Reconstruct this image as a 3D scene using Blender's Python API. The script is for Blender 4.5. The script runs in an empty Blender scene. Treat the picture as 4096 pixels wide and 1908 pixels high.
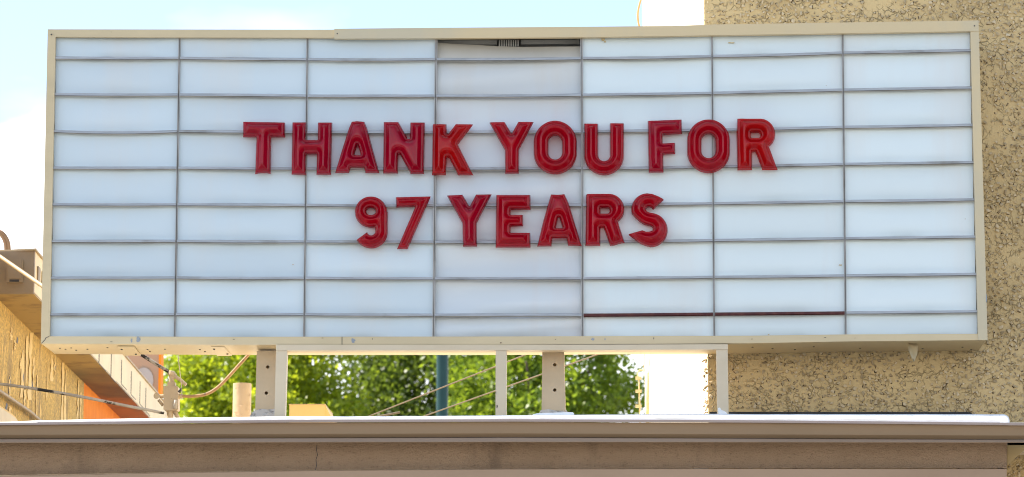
import bpy, bmesh, math, random
import numpy as np
from mathutils import Vector, Matrix, noise as mnoise

# ------------------------------------------------------------------ camera, sky, sun, exposure
S = bpy.context.scene
COL = S.collection
EYE = 1.6
BZ = EYE + 2.314203                      # height of the underside of the sign
CAM = np.array([0.58442, -16.53122, EYE])
YAW, PITCH, ROLL, FPX = -0.03510585, 0.1717478, 0.0003894941, 12655.22
_cy, _sy, _cp, _sp = math.cos(YAW), math.sin(YAW), math.cos(PITCH), math.sin(PITCH)
FWD = np.array([_sy * _cp, _cy * _cp, _sp])
_r0 = np.array([_cy, -_sy, 0.0])
_u0 = np.cross(_r0, FWD)
RGT = math.cos(ROLL) * _r0 + math.sin(ROLL) * _u0
UPV = -math.sin(ROLL) * _r0 + math.cos(ROLL) * _u0

cd = bpy.data.cameras.new('camera')
cam = bpy.data.objects.new('camera', cd)
COL.objects.link(cam)
M = Matrix.Identity(4)
for i in range(3):
    M[i][0], M[i][1], M[i][2], M[i][3] = RGT[i], UPV[i], -FWD[i], CAM[i]
cam.matrix_world = M
cd.sensor_width = 36.0
cd.lens = FPX / 4096 * 36.0
cd.clip_end = 4000
cd.clip_start = 0.5
cd.dof.use_dof = True
cd.dof.focus_distance = 16.7
cd.dof.aperture_fstop = 5.6
S.camera = cam

SUN_EL, SUN_AZ = math.radians(52), math.radians(-79.5)   # azimuth measured from +Y towards +X
w = bpy.data.worlds.new('World')
S.world = w
w.use_nodes = True
wn, wl = w.node_tree.nodes, w.node_tree.links
wn.clear()
wo = wn.new('ShaderNodeOutputWorld'); bg = wn.new('ShaderNodeBackground')
sky = wn.new('ShaderNodeTexSky'); sky.sky_type = 'NISHITA'; sky.sun_disc = False
sky.sun_elevation = SUN_EL; sky.sun_rotation = SUN_AZ
sky.air_density = 1.0; sky.dust_density = 0.25; sky.ozone_density = 1.0
tc = wn.new('ShaderNodeTexCoord'); mp = wn.new('ShaderNodeMapping')
mp.inputs['Scale'].default_value = (5, 5, 16)
nz = wn.new('ShaderNodeTexNoise'); nz.inputs['Scale'].default_value = 1.6; nz.inputs['Detail'].default_value = 5
cr = wn.new('ShaderNodeValToRGB')
cr.color_ramp.elements[0].position = 0.5; cr.color_ramp.elements[0].color = (.05, .05, .05, 1)
cr.color_ramp.elements[1].position = 0.72; cr.color_ramp.elements[1].color = (0.38, 0.38, 0.38, 1)
sz = wn.new('ShaderNodeSeparateXYZ'); wl.new(tc.outputs['Generated'], sz.inputs[0])
ba = wn.new('ShaderNodeMath'); ba.operation = 'MULTIPLY_ADD'; wl.new(nz.outputs['Fac'], ba.inputs[0]); ba.inputs[1].default_value = -.09; wl.new(sz.outputs['Z'], ba.inputs[2])
bank = wn.new('ShaderNodeMapRange'); bank.interpolation_type = 'SMOOTHSTEP'
bank.inputs['From Min'].default_value = .162; bank.inputs['From Max'].default_value = .150
bank.inputs['To Min'].default_value = 0; bank.inputs['To Max'].default_value = 1
wl.new(ba.outputs[0], bank.inputs['Value'])
mxx = wn.new('ShaderNodeMath'); mxx.operation = 'MAXIMUM'
mx = wn.new('ShaderNodeMixRGB'); mx.inputs['Color2'].default_value = (8.0, 8.2, 8.4, 1)
wl.new(tc.outputs['Generated'], mp.inputs['Vector']); wl.new(mp.outputs['Vector'], nz.inputs['Vector'])
wl.new(nz.outputs['Fac'], cr.inputs['Fac']); wl.new(cr.outputs['Color'], mxx.inputs[0]); wl.new(bank.outputs[0], mxx.inputs[1]); wl.new(mxx.outputs[0], mx.inputs['Fac'])
wl.new(sky.outputs['Color'], mx.inputs['Color1']); wl.new(mx.outputs['Color'], bg.inputs['Color'])
bg.inputs['Strength'].default_value = 0.12
wl.new(bg.outputs['Background'], wo.inputs['Surface'])

sd = bpy.data.lights.new('sun', 'SUN'); sd.energy = 4.8; sd.angle = math.radians(0.5); sd.color = (1.0, 0.93, 0.80)
sun = bpy.data.objects.new('sun', sd); COL.objects.link(sun)
tosun = Vector((math.sin(SUN_AZ) * math.cos(SUN_EL), math.cos(SUN_AZ) * math.cos(SUN_EL), math.sin(SUN_EL)))
sun.rotation_euler = tosun.to_track_quat('Z', 'Y').to_euler()
sun.location = (-20, 20, 30)

S.view_settings.view_transform = 'Standard'
S.view_settings.look = 'None'
S.view_settings.gamma = 1
S.view_settings.use_curve_mapping = False
S.view_settings.exposure = 1.25
S.cycles.pixel_filter_type = 'BLACKMAN_HARRIS'
S.cycles.filter_width = 1.05
S.cycles.max_bounces = 8
S.cycles.diffuse_bounces = 5
S.cycles.transparent_max_bounces = 12
S.cycles.sample_clamp_indirect = 8

rnd = random.Random(97)

# ------------------------------------------------------------------ measuring helpers (a sight line met with a plane)
def ray(px, py):
    return FWD + RGT * ((px - 2048) / FPX) - UPV * ((py - 954) / FPX)
def at(px, py, Y):
    d = ray(px, py); return CAM + d * ((Y - CAM[1]) / d[1])
def atz(px, py, Z):
    d = ray(px, py); return CAM + d * ((Z - CAM[2]) / d[2])
def ip(x, pts):
    return float(np.interp(x, [p[0] for p in pts], [p[1] for p in pts]))

# ------------------------------------------------------------------ object helpers
def tag(o, label=None, cat=None, group=None, kind=None):
    if label: o['label'] = label
    if cat: o['category'] = cat
    if group: o['group'] = group
    if kind: o['kind'] = kind
    return o
BASE = {}
def thing(name, loc, label, cat, group=None):
    o = bpy.data.objects.new(name, None); COL.objects.link(o)
    o.empty_display_size = 0.2
    o.location = loc; BASE[o.name] = Vector(loc)
    return tag(o, label, cat, group)
def root_loc(p):
    while p is not None and p.parent is not None: p = p.parent
    return Vector(p.location) if p is not None else Vector((0, 0, 0))
def obj(name, V, F, mat, parent=None, loc=None, smooth=False, sharp=None):
    off = root_loc(parent) if parent is not None else Vector(loc if loc is not None else (0, 0, 0))
    V = np.asarray(V, dtype=float) - np.array(off)
    me = bpy.data.meshes.new(name)
    me.from_pydata(V.tolist(), [], [tuple(int(i) for i in f) for f in F])
    me.validate()
    bm = bmesh.new(); bm.from_mesh(me); bmesh.ops.recalc_face_normals(bm, faces=bm.faces[:]); bm.to_mesh(me); bm.free()
    if smooth:
        me.polygons.foreach_set('use_smooth', [True] * len(me.polygons))
        if sharp: me.set_sharp_from_angle(angle=math.radians(sharp))
    me.materials.append(mat)
    o = bpy.data.objects.new(name, me); COL.objects.link(o)
    if parent is not None: o.parent = parent
    else: o.location = off
    return o
class MB:
    def __init__(s): s.V = []; s.F = []
    def add(s, V, F):
        n = len(s.V); s.V += [tuple(map(float, v)) for v in V]; s.F += [tuple(i + n for i in f) for f in F]; return s
    def go(s, name, mat, parent=None, **k): return obj(name, s.V, s.F, mat, parent, **k)
def extr(front, back):
    """two matching loops -> closed prism"""
    n = len(front)
    F = [tuple(range(n)), tuple(range(2 * n - 1, n - 1, -1))]
    F += [(i, i + n, (i + 1) % n + n, (i + 1) % n) for i in range(n)]
    return list(map(tuple, front)) + list(map(tuple, back)), F
def slab(poly, Y0, Y1):
    f = [at(x, y, Y0) for x, y in poly]
    b = [(p[0], Y1, p[2]) for p in f]
    return extr(f, b)
def ribbon(xs, top, bot, Y0, Y1):
    """a strip following two lines of the picture plane, as a chain of quads with depth"""
    t = [at(x, ip(x, top) if isinstance(top, list) else top(x), Y0) for x in xs]
    b = [at(x, ip(x, bot) if isinstance(bot, list) else bot(x), Y0) for x in xs]
    n = len(xs); V = []; F = []
    for i in range(n):
        V += [tuple(t[i]), tuple(b[i]), (b[i][0], Y1, b[i][2]), (t[i][0], Y1, t[i][2])]
    for i in range(n - 1):
        a, c = 4 * i, 4 * i + 4
        for k in range(4): F.append((a + k, a + (k + 1) % 4, c + (k + 1) % 4, c + k))
    F += [(0, 1, 2, 3), (4 * n - 1, 4 * n - 2, 4 * n - 3, 4 * n - 4)]
    return V, F
def box(x0, x1, y0, y1, z0, z1):
    return extr([(x0, y0, z0), (x1, y0, z0), (x1, y0, z1), (x0, y0, z1)], [(x0, y1, z0), (x1, y1, z0), (x1, y1, z1), (x0, y1, z1)])
def tube(pts, r, n=10, caps=True):
    P = [Vector(p) for p in pts]; R = r if isinstance(r, (list, tuple)) else [r] * len(P)
    V = []; F = []; up = None
    for i, p in enumerate(P):
        t = ((P[min(i + 1, len(P) - 1)] - P[i]).normalized() + (P[i] - P[max(i - 1, 0)]).normalized())
        t = t.normalized()
        if up is None: up = t.orthogonal().normalized()
        up = (up - t * up.dot(t)).normalized(); s = t.cross(up)
        for k in range(n):
            a = 2 * math.pi * k / n; V.append(tuple(p + (up * math.cos(a) + s * math.sin(a)) * R[i]))
    for i in range(len(P) - 1):
        for k in range(n): F.append((i * n + k, i * n + (k + 1) % n, (i + 1) * n + (k + 1) % n, (i + 1) * n + k))
    if caps: F += [tuple(range(n - 1, -1, -1)), tuple(range((len(P) - 1) * n, len(P) * n))]
    return V, F
def curve_pts(pts, n=8):
    """Catmull-Rom through 3D points"""
    P = [np.array(p, float) for p in pts]; P = [2 * P[0] - P[1]] + P + [2 * P[-1] - P[-2]]; out = []
    for i in range(1, len(P) - 2):
        for k in range(n):
            t = k / n; a, b, c, d = P[i - 1], P[i], P[i + 1], P[i + 2]
            out.append(0.5 * (2 * b + (c - a) * t + (2 * a - 5 * b + 4 * c - d) * t * t + (3 * b - a - 3 * c + d) * t ** 3))
    out.append(P[-2]); return out
def pxs(a, b, step=60):
    n = max(2, int(abs(b - a) / step) + 1); return list(np.linspace(a, b, n))

# ------------------------------------------------------------------ materials
def nt(name):
    m = bpy.data.materials.new(name); m.use_nodes = True
    n, l = m.node_tree.nodes, m.node_tree.links
    return m, n, l, n['Principled BSDF']
def rgba(c): return (c[0], c[1], c[2], 1)
def tex_noise(n, l, scale, detail=4, stretch=(1, 1, 1), rough=0.6):
    t = n.new('ShaderNodeTexCoord'); mp = n.new('ShaderNodeMapping'); mp.inputs['Scale'].default_value = stretch
    l.new(t.outputs['Object'], mp.inputs['Vector'])
    z = n.new('ShaderNodeTexNoise'); z.inputs['Scale'].default_value = scale; z.inputs['Detail'].default_value = detail
    z.inputs['Roughness'].default_value = rough
    l.new(mp.outputs['Vector'], z.inputs['Vector']); return z
def ramp(n, l, src, p0, p1, c0=(0, 0, 0), c1=(1, 1, 1)):
    r = n.new('ShaderNodeValToRGB'); r.color_ramp.elements[0].position = p0; r.color_ramp.elements[1].position = p1
    r.color_ramp.elements[0].color = rgba(c0); r.color_ramp.elements[1].color = rgba(c1)
    l.new(src, r.inputs['Fac']); return r.outputs['Color']
def mix(n, l, fac, a, b):
    x = n.new('ShaderNodeMixRGB')
    for k, v in (('Fac', fac), ('Color1', a), ('Color2', b)):
        if isinstance(v, tuple): x.inputs[k].default_value = rgba(v)
        elif isinstance(v, (int, float)): x.inputs[k].default_value = v
        else: l.new(v, x.inputs[k])
    return x.outputs['Color']
def bump(n, l, p, h, strength, dist):
    b = n.new('ShaderNodeBump'); b.inputs['Strength'].default_value = strength; b.inputs['Distance'].default_value = dist
    l.new(h, b.inputs['Height']); l.new(b.outputs['Normal'], p.inputs['Normal'])
def paint(name, base, dirt, rough=0.5, scale=3, stretch=(1, 1, 1), lo=.45, hi=.75, spec=.4, bs=0, bscale=60, bd=.002, spots=None, metallic=0):
    """painted surface with cloudy dirt, optional small chips and a fine relief"""
    m, n, l, p = nt(name)
    z = tex_noise(n, l, scale, 6, stretch)
    c = mix(n, l, ramp(n, l, z.outputs['Fac'], lo, hi), base, dirt)
    if spots:
        s = tex_noise(n, l, spots[1], 5)
        c = mix(n, l, ramp(n, l, s.outputs['Fac'], spots[2], spots[2] + .03), c, spots[0])
    l.new(c, p.inputs['Base Color']); p.inputs['Roughness'].default_value = rough
    p.inputs['Specular IOR Level'].default_value = spec; p.inputs['Metallic'].default_value = metallic
    if bs:
        b = tex_noise(n, l, bscale, 4); bump(n, l, p, b.outputs['Fac'], bs, bd)
    return m

CREAM = paint('cream_enamel', (.585, .475, .285), (.49, .40, .24), .38, 2.2, (1, 1, 3), .4, .8, spots=((.16, .11, .07), 9, .74), bs=.15, bscale=5, bd=.004)
CREAM2 = paint('cream_enamel_cap', (.595, .475, .275), (.51, .445, .30), .4, 1.2, (1, 1, .6), .45, .6, bs=.1, bscale=4, bd=.004)
POSTP = paint('post_paint', (.61, .51, .355), (.54, .44, .29), .45, 4, (1, 1, 2), .45, .8, spots=((.07, .05, .04), 11, .76))
STEELP = paint('column_paint', (.54, .43, .28), (.44, .35, .23), .5, 7, (1, 1, 1), .4, .8, spots=((.05, .035, .03), 14, .74), bs=.2, bscale=30)
WHITEM = paint('white_membrane', (.86, .87, .86), (.66, .66, .60), .55, 5, (1, 1, 4), .5, .8, spots=((.28, .20, .10), 8, .78), bs=.4, bscale=18, bd=.01)
ROOFM = paint('roof_membrane', (.72, .60, .42), (.6, .48, .33), .8, 2)
GUTTER = paint('gutter_paint', (.275, .185, .105), (.245, .163, .090), .42, .8, (1, 1, 5), .4, .75, bs=.06, bscale=8, bd=.003)
GLIP = paint('gutter_lip_paint', (.35, .275, .245), (.31, .24, .205), .4, 2, (1, 1, 3), bs=.1, bscale=8, bd=.003)
GBEAD = paint('gutter_bead_paint', (.33, .235, .16), (.28, .195, .13), .42, 1, (1, 1, 3), bs=.1, bscale=6, bd=.003)
TRIM = paint('trim_paint', (.36, .25, .165), (.31, .21, .135), .5, 1.5, (1, 1, 3))
BLACK = paint('black_flashing', (.02, .02, .02), (.05, .05, .05), .7, 8)
INSIDE = paint('box_interior', (.33, .33, .31), (.22, .22, .21), .6, 5)
DARK = paint('dark_metal', (.03, .03, .035), (.06, .06, .06), .5, 9)
BARE = paint('bare_grey_patch', (.24, .27, .30), (.30, .33, .36), .6, 40)
RUST = paint('rusty_rail', (.07, .014, .010), (.13, .035, .02), .6, 30, (1, 1, 1), .4, .7)
TUBEP = paint('conduit_paint', (.46, .35, .21), (.36, .26, .15), .5, 6, (1, 1, 1), .45, .75, spots=((.10, .06, .035), 16, .70), bs=.2)
PEEL = paint('peeling_conduit', (.46, .42, .36), (.30, .26, .21), .6, 9, (1, 1, 1), .4, .7, spots=((.022, .019, .017), 7, .53), bs=.4, bscale=40, bd=.003)
TEAL = paint('teal_pole_paint', (.012, .05, .048), (.010, .04, .04), .42, 2, spec=.25)
YELL = paint('ochre_hood_paint', (.74, .52, .20), (.66, .45, .16), .5, 3)
PINK = paint('pink_plaster', (.40, .27, .18), (.37, .24, .16), .8, 2, bs=.3)
ORANGE = paint('orange_plaster', (.90, .27, .008), (.78, .20, .006), .8, 9, (1, 1, .6), .4, .75, bs=.5, bscale=120)
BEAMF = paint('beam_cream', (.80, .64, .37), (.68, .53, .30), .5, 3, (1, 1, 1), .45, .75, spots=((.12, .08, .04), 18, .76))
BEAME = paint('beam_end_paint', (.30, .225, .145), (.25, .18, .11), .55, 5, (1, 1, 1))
GREYD = paint('grey_disc', (.40, .38, .36), (.32, .30, .28), .6, 6)
ASPH = paint('asphalt', (.05, .05, .05), (.07, .07, .065), .9, 1.5)
CONC = paint('street_slab', (.36, .34, .31), (.30, .28, .26), .9, .7)
BARK = paint('bark', (.10, .075, .05), (.06, .045, .03), .9, 12, (1, 1, .3))
BUILD = paint('lower_wall', (.36, .30, .23), (.30, .25, .19), .85, 3, bs=.4)

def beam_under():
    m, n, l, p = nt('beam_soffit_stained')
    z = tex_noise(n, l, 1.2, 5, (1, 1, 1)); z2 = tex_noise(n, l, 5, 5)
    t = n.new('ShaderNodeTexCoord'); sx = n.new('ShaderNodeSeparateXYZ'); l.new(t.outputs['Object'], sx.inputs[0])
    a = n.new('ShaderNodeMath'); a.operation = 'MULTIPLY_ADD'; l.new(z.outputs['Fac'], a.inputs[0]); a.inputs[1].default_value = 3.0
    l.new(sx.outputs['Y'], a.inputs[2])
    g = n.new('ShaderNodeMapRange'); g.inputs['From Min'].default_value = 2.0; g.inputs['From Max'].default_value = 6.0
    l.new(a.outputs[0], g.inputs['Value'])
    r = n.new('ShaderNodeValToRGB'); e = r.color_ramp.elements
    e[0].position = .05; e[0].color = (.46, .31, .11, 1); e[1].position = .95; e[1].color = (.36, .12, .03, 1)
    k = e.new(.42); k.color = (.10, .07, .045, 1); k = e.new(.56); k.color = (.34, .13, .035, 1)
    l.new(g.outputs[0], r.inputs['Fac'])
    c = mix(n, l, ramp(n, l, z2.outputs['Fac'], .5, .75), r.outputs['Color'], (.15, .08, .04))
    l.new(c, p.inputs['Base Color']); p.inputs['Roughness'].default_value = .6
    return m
BEAMU = beam_under()

def acrylic(name, base, stain):
    m, n, l, p = nt(name)
    z = tex_noise(n, l, 1.6, 5, (2.2, 1, .35)); z2 = tex_noise(n, l, 14, 3)
    c = mix(n, l, ramp(n, l, z.outputs['Fac'], .5, .85), base, stain)
    c = mix(n, l, ramp(n, l, z2.outputs['Fac'], .785, .80), c, (.35, .25, .12))
    oi = n.new('ShaderNodeObjectInfo')
    v = n.new('ShaderNodeMapRange'); v.inputs['To Min'].default_value = .91; v.inputs['To Max'].default_value = 1.0
    l.new(oi.outputs['Random'], v.inputs['Value'])
    mu = n.new('ShaderNodeMixRGB'); mu.blend_type = 'MULTIPLY'; mu.inputs['Fac'].default_value = 1
    l.new(c, mu.inputs['Color1']); l.new(v.outputs[0], mu.inputs['Color2'])
    l.new(mu.outputs['Color'], p.inputs['Base Color']); p.inputs['Roughness'].default_value = .32
    p.inputs['Specular IOR Level'].default_value = .45
    b = tex_noise(n, l, 3, 2); bump(n, l, p, b.outputs['Fac'], .15, .01)
    tr = n.new('ShaderNodeBsdfTranslucent'); tr.inputs['Color'].default_value = (.8, .8, .78, 1)
    ms = n.new('ShaderNodeMixShader'); ms.inputs['Fac'].default_value = .12
    l.new(p.outputs[0], ms.inputs[1]); l.new(tr.outputs[0], ms.inputs[2]); l.new(ms.outputs[0], n['Material Output'].inputs['Surface'])
    return m
PANEL = acrylic('white_acrylic', (.765, .86, .865), (.75, .77, .74))
PANELB = acrylic('bluish_acrylic', (.65, .755, .80), (.70, .735, .725))
PANELL = acrylic('lilac_white_acrylic', (.715, .775, .80), (.73, .69, .67))
PANELG = acrylic('greyish_acrylic', (.68, .72, .725), (.66, .63, .57))
PANELW = acrylic('yellowed_acrylic', (.70, .66, .57), (.62, .58, .48))

def rail_metal():
    m, n, l, p = nt('zinc_rail')
    z = tex_noise(n, l, 30, 5, (.25, 1, 6)); z2 = tex_noise(n, l, 2.5, 4)
    c = mix(n, l, ramp(n, l, z.outputs['Fac'], .35, .7), (.36, .355, .33), (.54, .53, .50))
    c = mix(n, l, ramp(n, l, z2.outputs['Fac'], .58, .8), c, (.20, .16, .10))
    l.new(c, p.inputs['Base Color']); p.inputs['Metallic'].default_value = .3; p.inputs['Roughness'].default_value = .42
    return m
ZINC = rail_metal()
DIVM = paint('divider_metal', (.36, .35, .33), (.20, .185, .16), .45, 12, (1, 1, .4), metallic=.3)

def letter_mat(name, base, thr, trans):
    m, n, l, p = nt(name)
    z = tex_noise(n, l, 9, 4)
    dk = tuple(v * .72 for v in base)
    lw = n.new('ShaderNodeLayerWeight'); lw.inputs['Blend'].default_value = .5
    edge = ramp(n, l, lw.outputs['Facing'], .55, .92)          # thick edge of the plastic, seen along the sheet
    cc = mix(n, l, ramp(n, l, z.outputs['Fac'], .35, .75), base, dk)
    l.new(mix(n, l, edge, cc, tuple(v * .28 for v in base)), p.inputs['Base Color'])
    p.inputs['Roughness'].default_value = .30; p.inputs['Specular IOR Level'].default_value = .42
    r = tex_noise(n, l, 55, 5, (1, 1, .4))
    l.new(ramp(n, l, r.outputs['Fac'], .3, .8, (.10,) * 3, (.26,) * 3), p.inputs['Roughness'])
    tp = n.new('ShaderNodeBsdfTransparent'); tp.inputs['Color'].default_value = rgba(thr)
    tl = n.new('ShaderNodeBsdfTranslucent'); tl.inputs['Color'].default_value = rgba(tuple(min(1, v * 1.7) for v in base))
    m1 = n.new('ShaderNodeMixShader'); m1.inputs['Fac'].default_value = .3
    l.new(tp.outputs[0], m1.inputs[1]); l.new(tl.outputs[0], m1.inputs[2])
    m2 = n.new('ShaderNodeMixShader'); m2.inputs['Fac'].default_value = trans
    l.new(p.outputs[0], m2.inputs[1]); l.new(m1.outputs[0], m2.inputs[2])
    l.new(m2.outputs[0], n['Material Output'].inputs['Surface'])
    return m
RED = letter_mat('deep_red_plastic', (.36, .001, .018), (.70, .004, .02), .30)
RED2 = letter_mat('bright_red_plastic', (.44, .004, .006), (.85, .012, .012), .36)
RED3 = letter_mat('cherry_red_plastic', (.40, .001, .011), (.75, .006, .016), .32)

def stucco(name, base, dark, crack, scale=22):
    m, n, l, p = nt(name)
    z = tex_noise(n, l, 2.4, 6); z2 = tex_noise(n, l, 26, 5)
    c = mix(n, l, ramp(n, l, z.outputs['Fac'], .48, .80), base, dark)
    t = n.new('ShaderNodeTexCoord'); v = n.new('ShaderNodeTexVoronoi'); v.feature = 'DISTANCE_TO_EDGE'; v.inputs['Scale'].default_value = scale
    wz = tex_noise(n, l, 9, 3); ad = n.new('ShaderNodeVectorMath'); ad.operation = 'MULTIPLY_ADD'
    l.new(wz.outputs['Color'], ad.inputs[0]); ad.inputs[1].default_value = (.10, .10, .10); l.new(t.outputs['Object'], ad.inputs[2])
    l.new(ad.outputs[0], v.inputs['Vector'])
    cl = tex_noise(n, l, 17, 3)
    e = ramp(n, l, v.outputs['Distance'], .0, .09, (1, 1, 1), (0, 0, 0))
    mm = n.new('ShaderNodeMixRGB'); mm.blend_type = 'MULTIPLY'; mm.inputs['Fac'].default_value = 1
    l.new(e, mm.inputs['Color1']); l.new(ramp(n, l, cl.outputs['Fac'], .46, .60), mm.inputs['Color2'])
    mq = n.new('ShaderNodeMath'); mq.operation = 'MULTIPLY'; mq.inputs[1].default_value = .12; l.new(mm.outputs['Color'], mq.inputs[0])
    c = mix(n, l, mq.outputs[0], c, crack)
    l.new(c, p.inputs['Base Color']); p.inputs['Roughness'].default_value = .85
    h = n.new('ShaderNodeMath'); h.operation = 'SUBTRACT'; l.new(z2.outputs['Fac'], h.inputs[0]); l.new(mm.outputs['Color'], h.inputs[1])
    bump(n, l, p, h.outputs[0], .8, .012)
    return m
STONEW = stucco('pebbled_stucco', (.62, .46, .225), (.45, .325, .15), (.16, .105, .055), 30)
def pebble_mat():
    m, n, l, p = nt('painted_pebble')
    g = n.new('ShaderNodeNewGeometry'); oi = n.new('ShaderNodeObjectInfo')
    a = n.new('ShaderNodeMath'); a.operation = 'ADD'; l.new(g.outputs['Random Per Island'], a.inputs[0]); l.new(oi.outputs['Random'], a.inputs[1])
    fr = n.new('ShaderNodeMath'); fr.operation = 'FRACT'; l.new(a.outputs[0], fr.inputs[0])
    c = ramp(n, l, fr.outputs[0], .0, 1.0, (.34, .255, .14), (.66, .53, .33))
    z = tex_noise(n, l, 40, 4)
    l.new(mix(n, l, ramp(n, l, z.outputs['Fac'], .58, .72), c, (.20, .145, .075)), p.inputs['Base Color']); p.inputs['Roughness'].default_value = .8
    return m
PEBBLE = pebble_mat()
SIDEW = paint('pale_stucco', (.74, .68, .56), (.66, .60, .48), .85, 5, bs=.5, bscale=50, bd=.006)

def fascia_mat():
    m, n, l, p = nt('brown_sand_stucco')
    z = tex_noise(n, l, 2.0, 6, (1, 1, 2)); z2 = tex_noise(n, l, 55, 5, (1, 1, 1.3), .75); z3 = tex_noise(n, l, 5, 5, (1, 1, .25))
    c = mix(n, l, ramp(n, l, z.outputs['Fac'], .4, .75), (.47, .32, .20), (.39, .26, .155))
    c = mix(n, l, ramp(n, l, z3.outputs['Fac'], .58, .80), c, (.24, .165, .105))
    c = mix(n, l, ramp(n, l, z2.outputs['Fac'], .56, .78), c, (.17, .11, .06))
    l.new(c, p.inputs['Base Color']); p.inputs['Roughness'].default_value = .9
    bump(n, l, p, z2.outputs['Fac'], 1.0, .03)
    return m
FASC = fascia_mat()

def peel_wall():
    m, n, l, p = nt('weathered_sand_plaster')
    g = tex_noise(n, l, 48, 5, (1, 1, 1), .8)
    s = tex_noise(n, l, 2.2, 7, (1, 1.9, .62), .68); d = tex_noise(n, l, 2.2, 5, (1, 1.6, .6))
    sand = mix(n, l, ramp(n, l, g.outputs['Fac'], .40, .62), (.82, .55, .15), (.34, .22, .065))
    sand = mix(n, l, ramp(n, l, d.outputs['Fac'], .50, .72), sand, (.26, .18, .09))
    msk = ramp(n, l, s.outputs['Fac'], .585, .605)
    c = mix(n, l, msk, sand, (.88, .60, .19))
    l.new(c, p.inputs['Base Color']); p.inputs['Roughness'].default_value = .8
    h = mix(n, l, msk, g.outputs['Fac'], (.95, .95, .95))
    bump(n, l, p, h, .8, .006)
    return m
PLASTER = peel_wall()
FLAKE = paint('loose_paint_skin', (.86, .60, .20), (.74, .51, .17), .6, 8)

def leaf_mat(name, a, b):
    m, n, l, p = nt(name)
    oi = n.new('ShaderNodeNewGeometry')
    c = mix(n, l, oi.outputs['Random Per Island'], a, b)
    l.new(c, p.inputs['Base Color']); p.inputs['Roughness'].default_value = .4
    tl = n.new('ShaderNodeBsdfTranslucent')
    hs = n.new('ShaderNodeHueSaturation'); hs.inputs['Value'].default_value = 2.3; hs.inputs['Hue'].default_value = .485
    l.new(c, hs.inputs['Color']); l.new(hs.outputs['Color'], tl.inputs['Color'])
    ms = n.new('ShaderNodeMixShader'); ms.inputs['Fac'].default_value = .52
    l.new(p.outputs[0], ms.inputs[1]); l.new(tl.outputs[0], ms.inputs[2]); l.new(ms.outputs[0], n['Material Output'].inputs['Surface'])
    return m
LEAF1 = leaf_mat('leaf_yellow_green', (.27, .32, .012), (.11, .17, .010))
LEAF2 = leaf_mat('leaf_dark_green', (.10, .15, .014), (.05, .08, .010))
LEAF3 = leaf_mat('leaf_mid_green', (.16, .23, .014), (.07, .12, .010))

# ------------------------------------------------------------------ ground, street
obj('ground', [(-900, -900, -.02), (900, -900, -.02), (900, 900, -.02), (-900, 900, -.02)], [(0, 1, 2, 3)], CONC)['kind'] = 'structure'
obj('road', [(-400, -13, .0), (400, -13, .0), (400, -4, .0), (-400, -4, .0)], [(0, 1, 2, 3)], ASPH)['kind'] = 'structure'
v, f = box(-40, 40, -4, 0.2, -.01, .13)
obj('pavement', v, f, CONC)['kind'] = 'structure'

# ------------------------------------------------------------------ canopy with gutter below the sign
LIPT = [(-300, 1694), (0, 1690.5), (1024, 1680.5), (2048, 1676.5), (3000, 1680.5), (3500, 1685), (4096, 1691), (4400, 1694)]
LIPB = [(x, y + 10) for x, y in LIPT]
FACB = [(-300, 1756), (0, 1755), (2048, 1749), (4096, 1758), (4400, 1760)]
STRB = [(-300, 1772), (0, 1771.5), (2048, 1768.5), (4096, 1771), (4400, 1772)]
FASB = [(-300, 1906), (0, 1901), (820, 1887), (1265, 1880), (2048, 1874), (3000, 1872.5), (4027, 1873)]
COPT = [(-300, 1692), (0, 1688), (200, 1681), (420, 1676), (740, 1671), (1100, 1666), (1500, 1664.5), (1800, 1663), (2100, 1660), (2800, 1655.5), (3100, 1656.5), (4010, 1657)]
roof_z = at(1500, 1712, .05)[2]
CAN = thing('canopy', (0, 0.3, 0.13), 'wide brown stucco canopy with a metal gutter below the white letter sign', 'canopy')
def sweep(xs, prof, name, mat, parent, closed=False, **k):
    """prof: list of (line, Y)"""
    V = []; F = []; n = len(prof)
    for x in xs:
        for ln, Y in prof:
            yy = ip(x, ln); V.append(tuple(at(x, yy, Y)))
    for i in range(len(xs) - 1):
        for j in range(n if closed else n - 1):
            a, b = i * n + j, i * n + (j + 1) % n; F.append((a, b, b + n, a + n))
    if closed: F += [tuple(range(n)), tuple(range(len(xs) * n - 1, (len(xs) - 1) * n - 1, -1))]
    return obj(name, V, F, mat, parent, **k)
def off(line, d): return [(x, y + d) for x, y in line]
XS = pxs(-280, 4380, 70)
FX = pxs(-280, 4027, 70)
sweep(XS, [(off(LIPT, 2), -.34), (off(LIPT, .6), -.392), (LIPT, -.401), (off(LIPB, -.6), -.400), (LIPB, -.397), (off(LIPB, 1), -.372), (off(LIPB, -2), -.36)], 'gutter_lip', GLIP, CAN, closed=True)
sweep(XS, [(off(LIPB, 1.5), -.371), (off(LIPB, 14), -.368), (off(FACB, -16), -.362), (off(FACB, -1), -.345), (FACB, -.25), (off(LIPB, 1.5), -.25)], 'gutter_face', GUTTER, CAN, closed=True)
sweep(XS, [(off(FACB, .4), -.345), (off(FACB, 2.5), -.372), (off(STRB, -2), -.388), (STRB, -.383), (off(STRB, -.5), -.19), (off(STRB, -9), -.19), (off(FACB, .4), -.24)], 'gutter_bead', GBEAD, CAN, closed=True)
sweep(FX, [(off(STRB, -12), -.20), (FASB, -.20), (FASB, .34), (off(STRB, -12), .34)], 'stucco_fascia', FASC, CAN, closed=True)
sweep(FX, [(off(FASB, 2), -.225), (off(FASB, 4), -.228), (off(FASB, 90), -.228), (off(FASB, 90), .3), (off(FASB, 2), .3)], 'bottom_trim', TRIM, CAN, closed=True)
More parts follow.
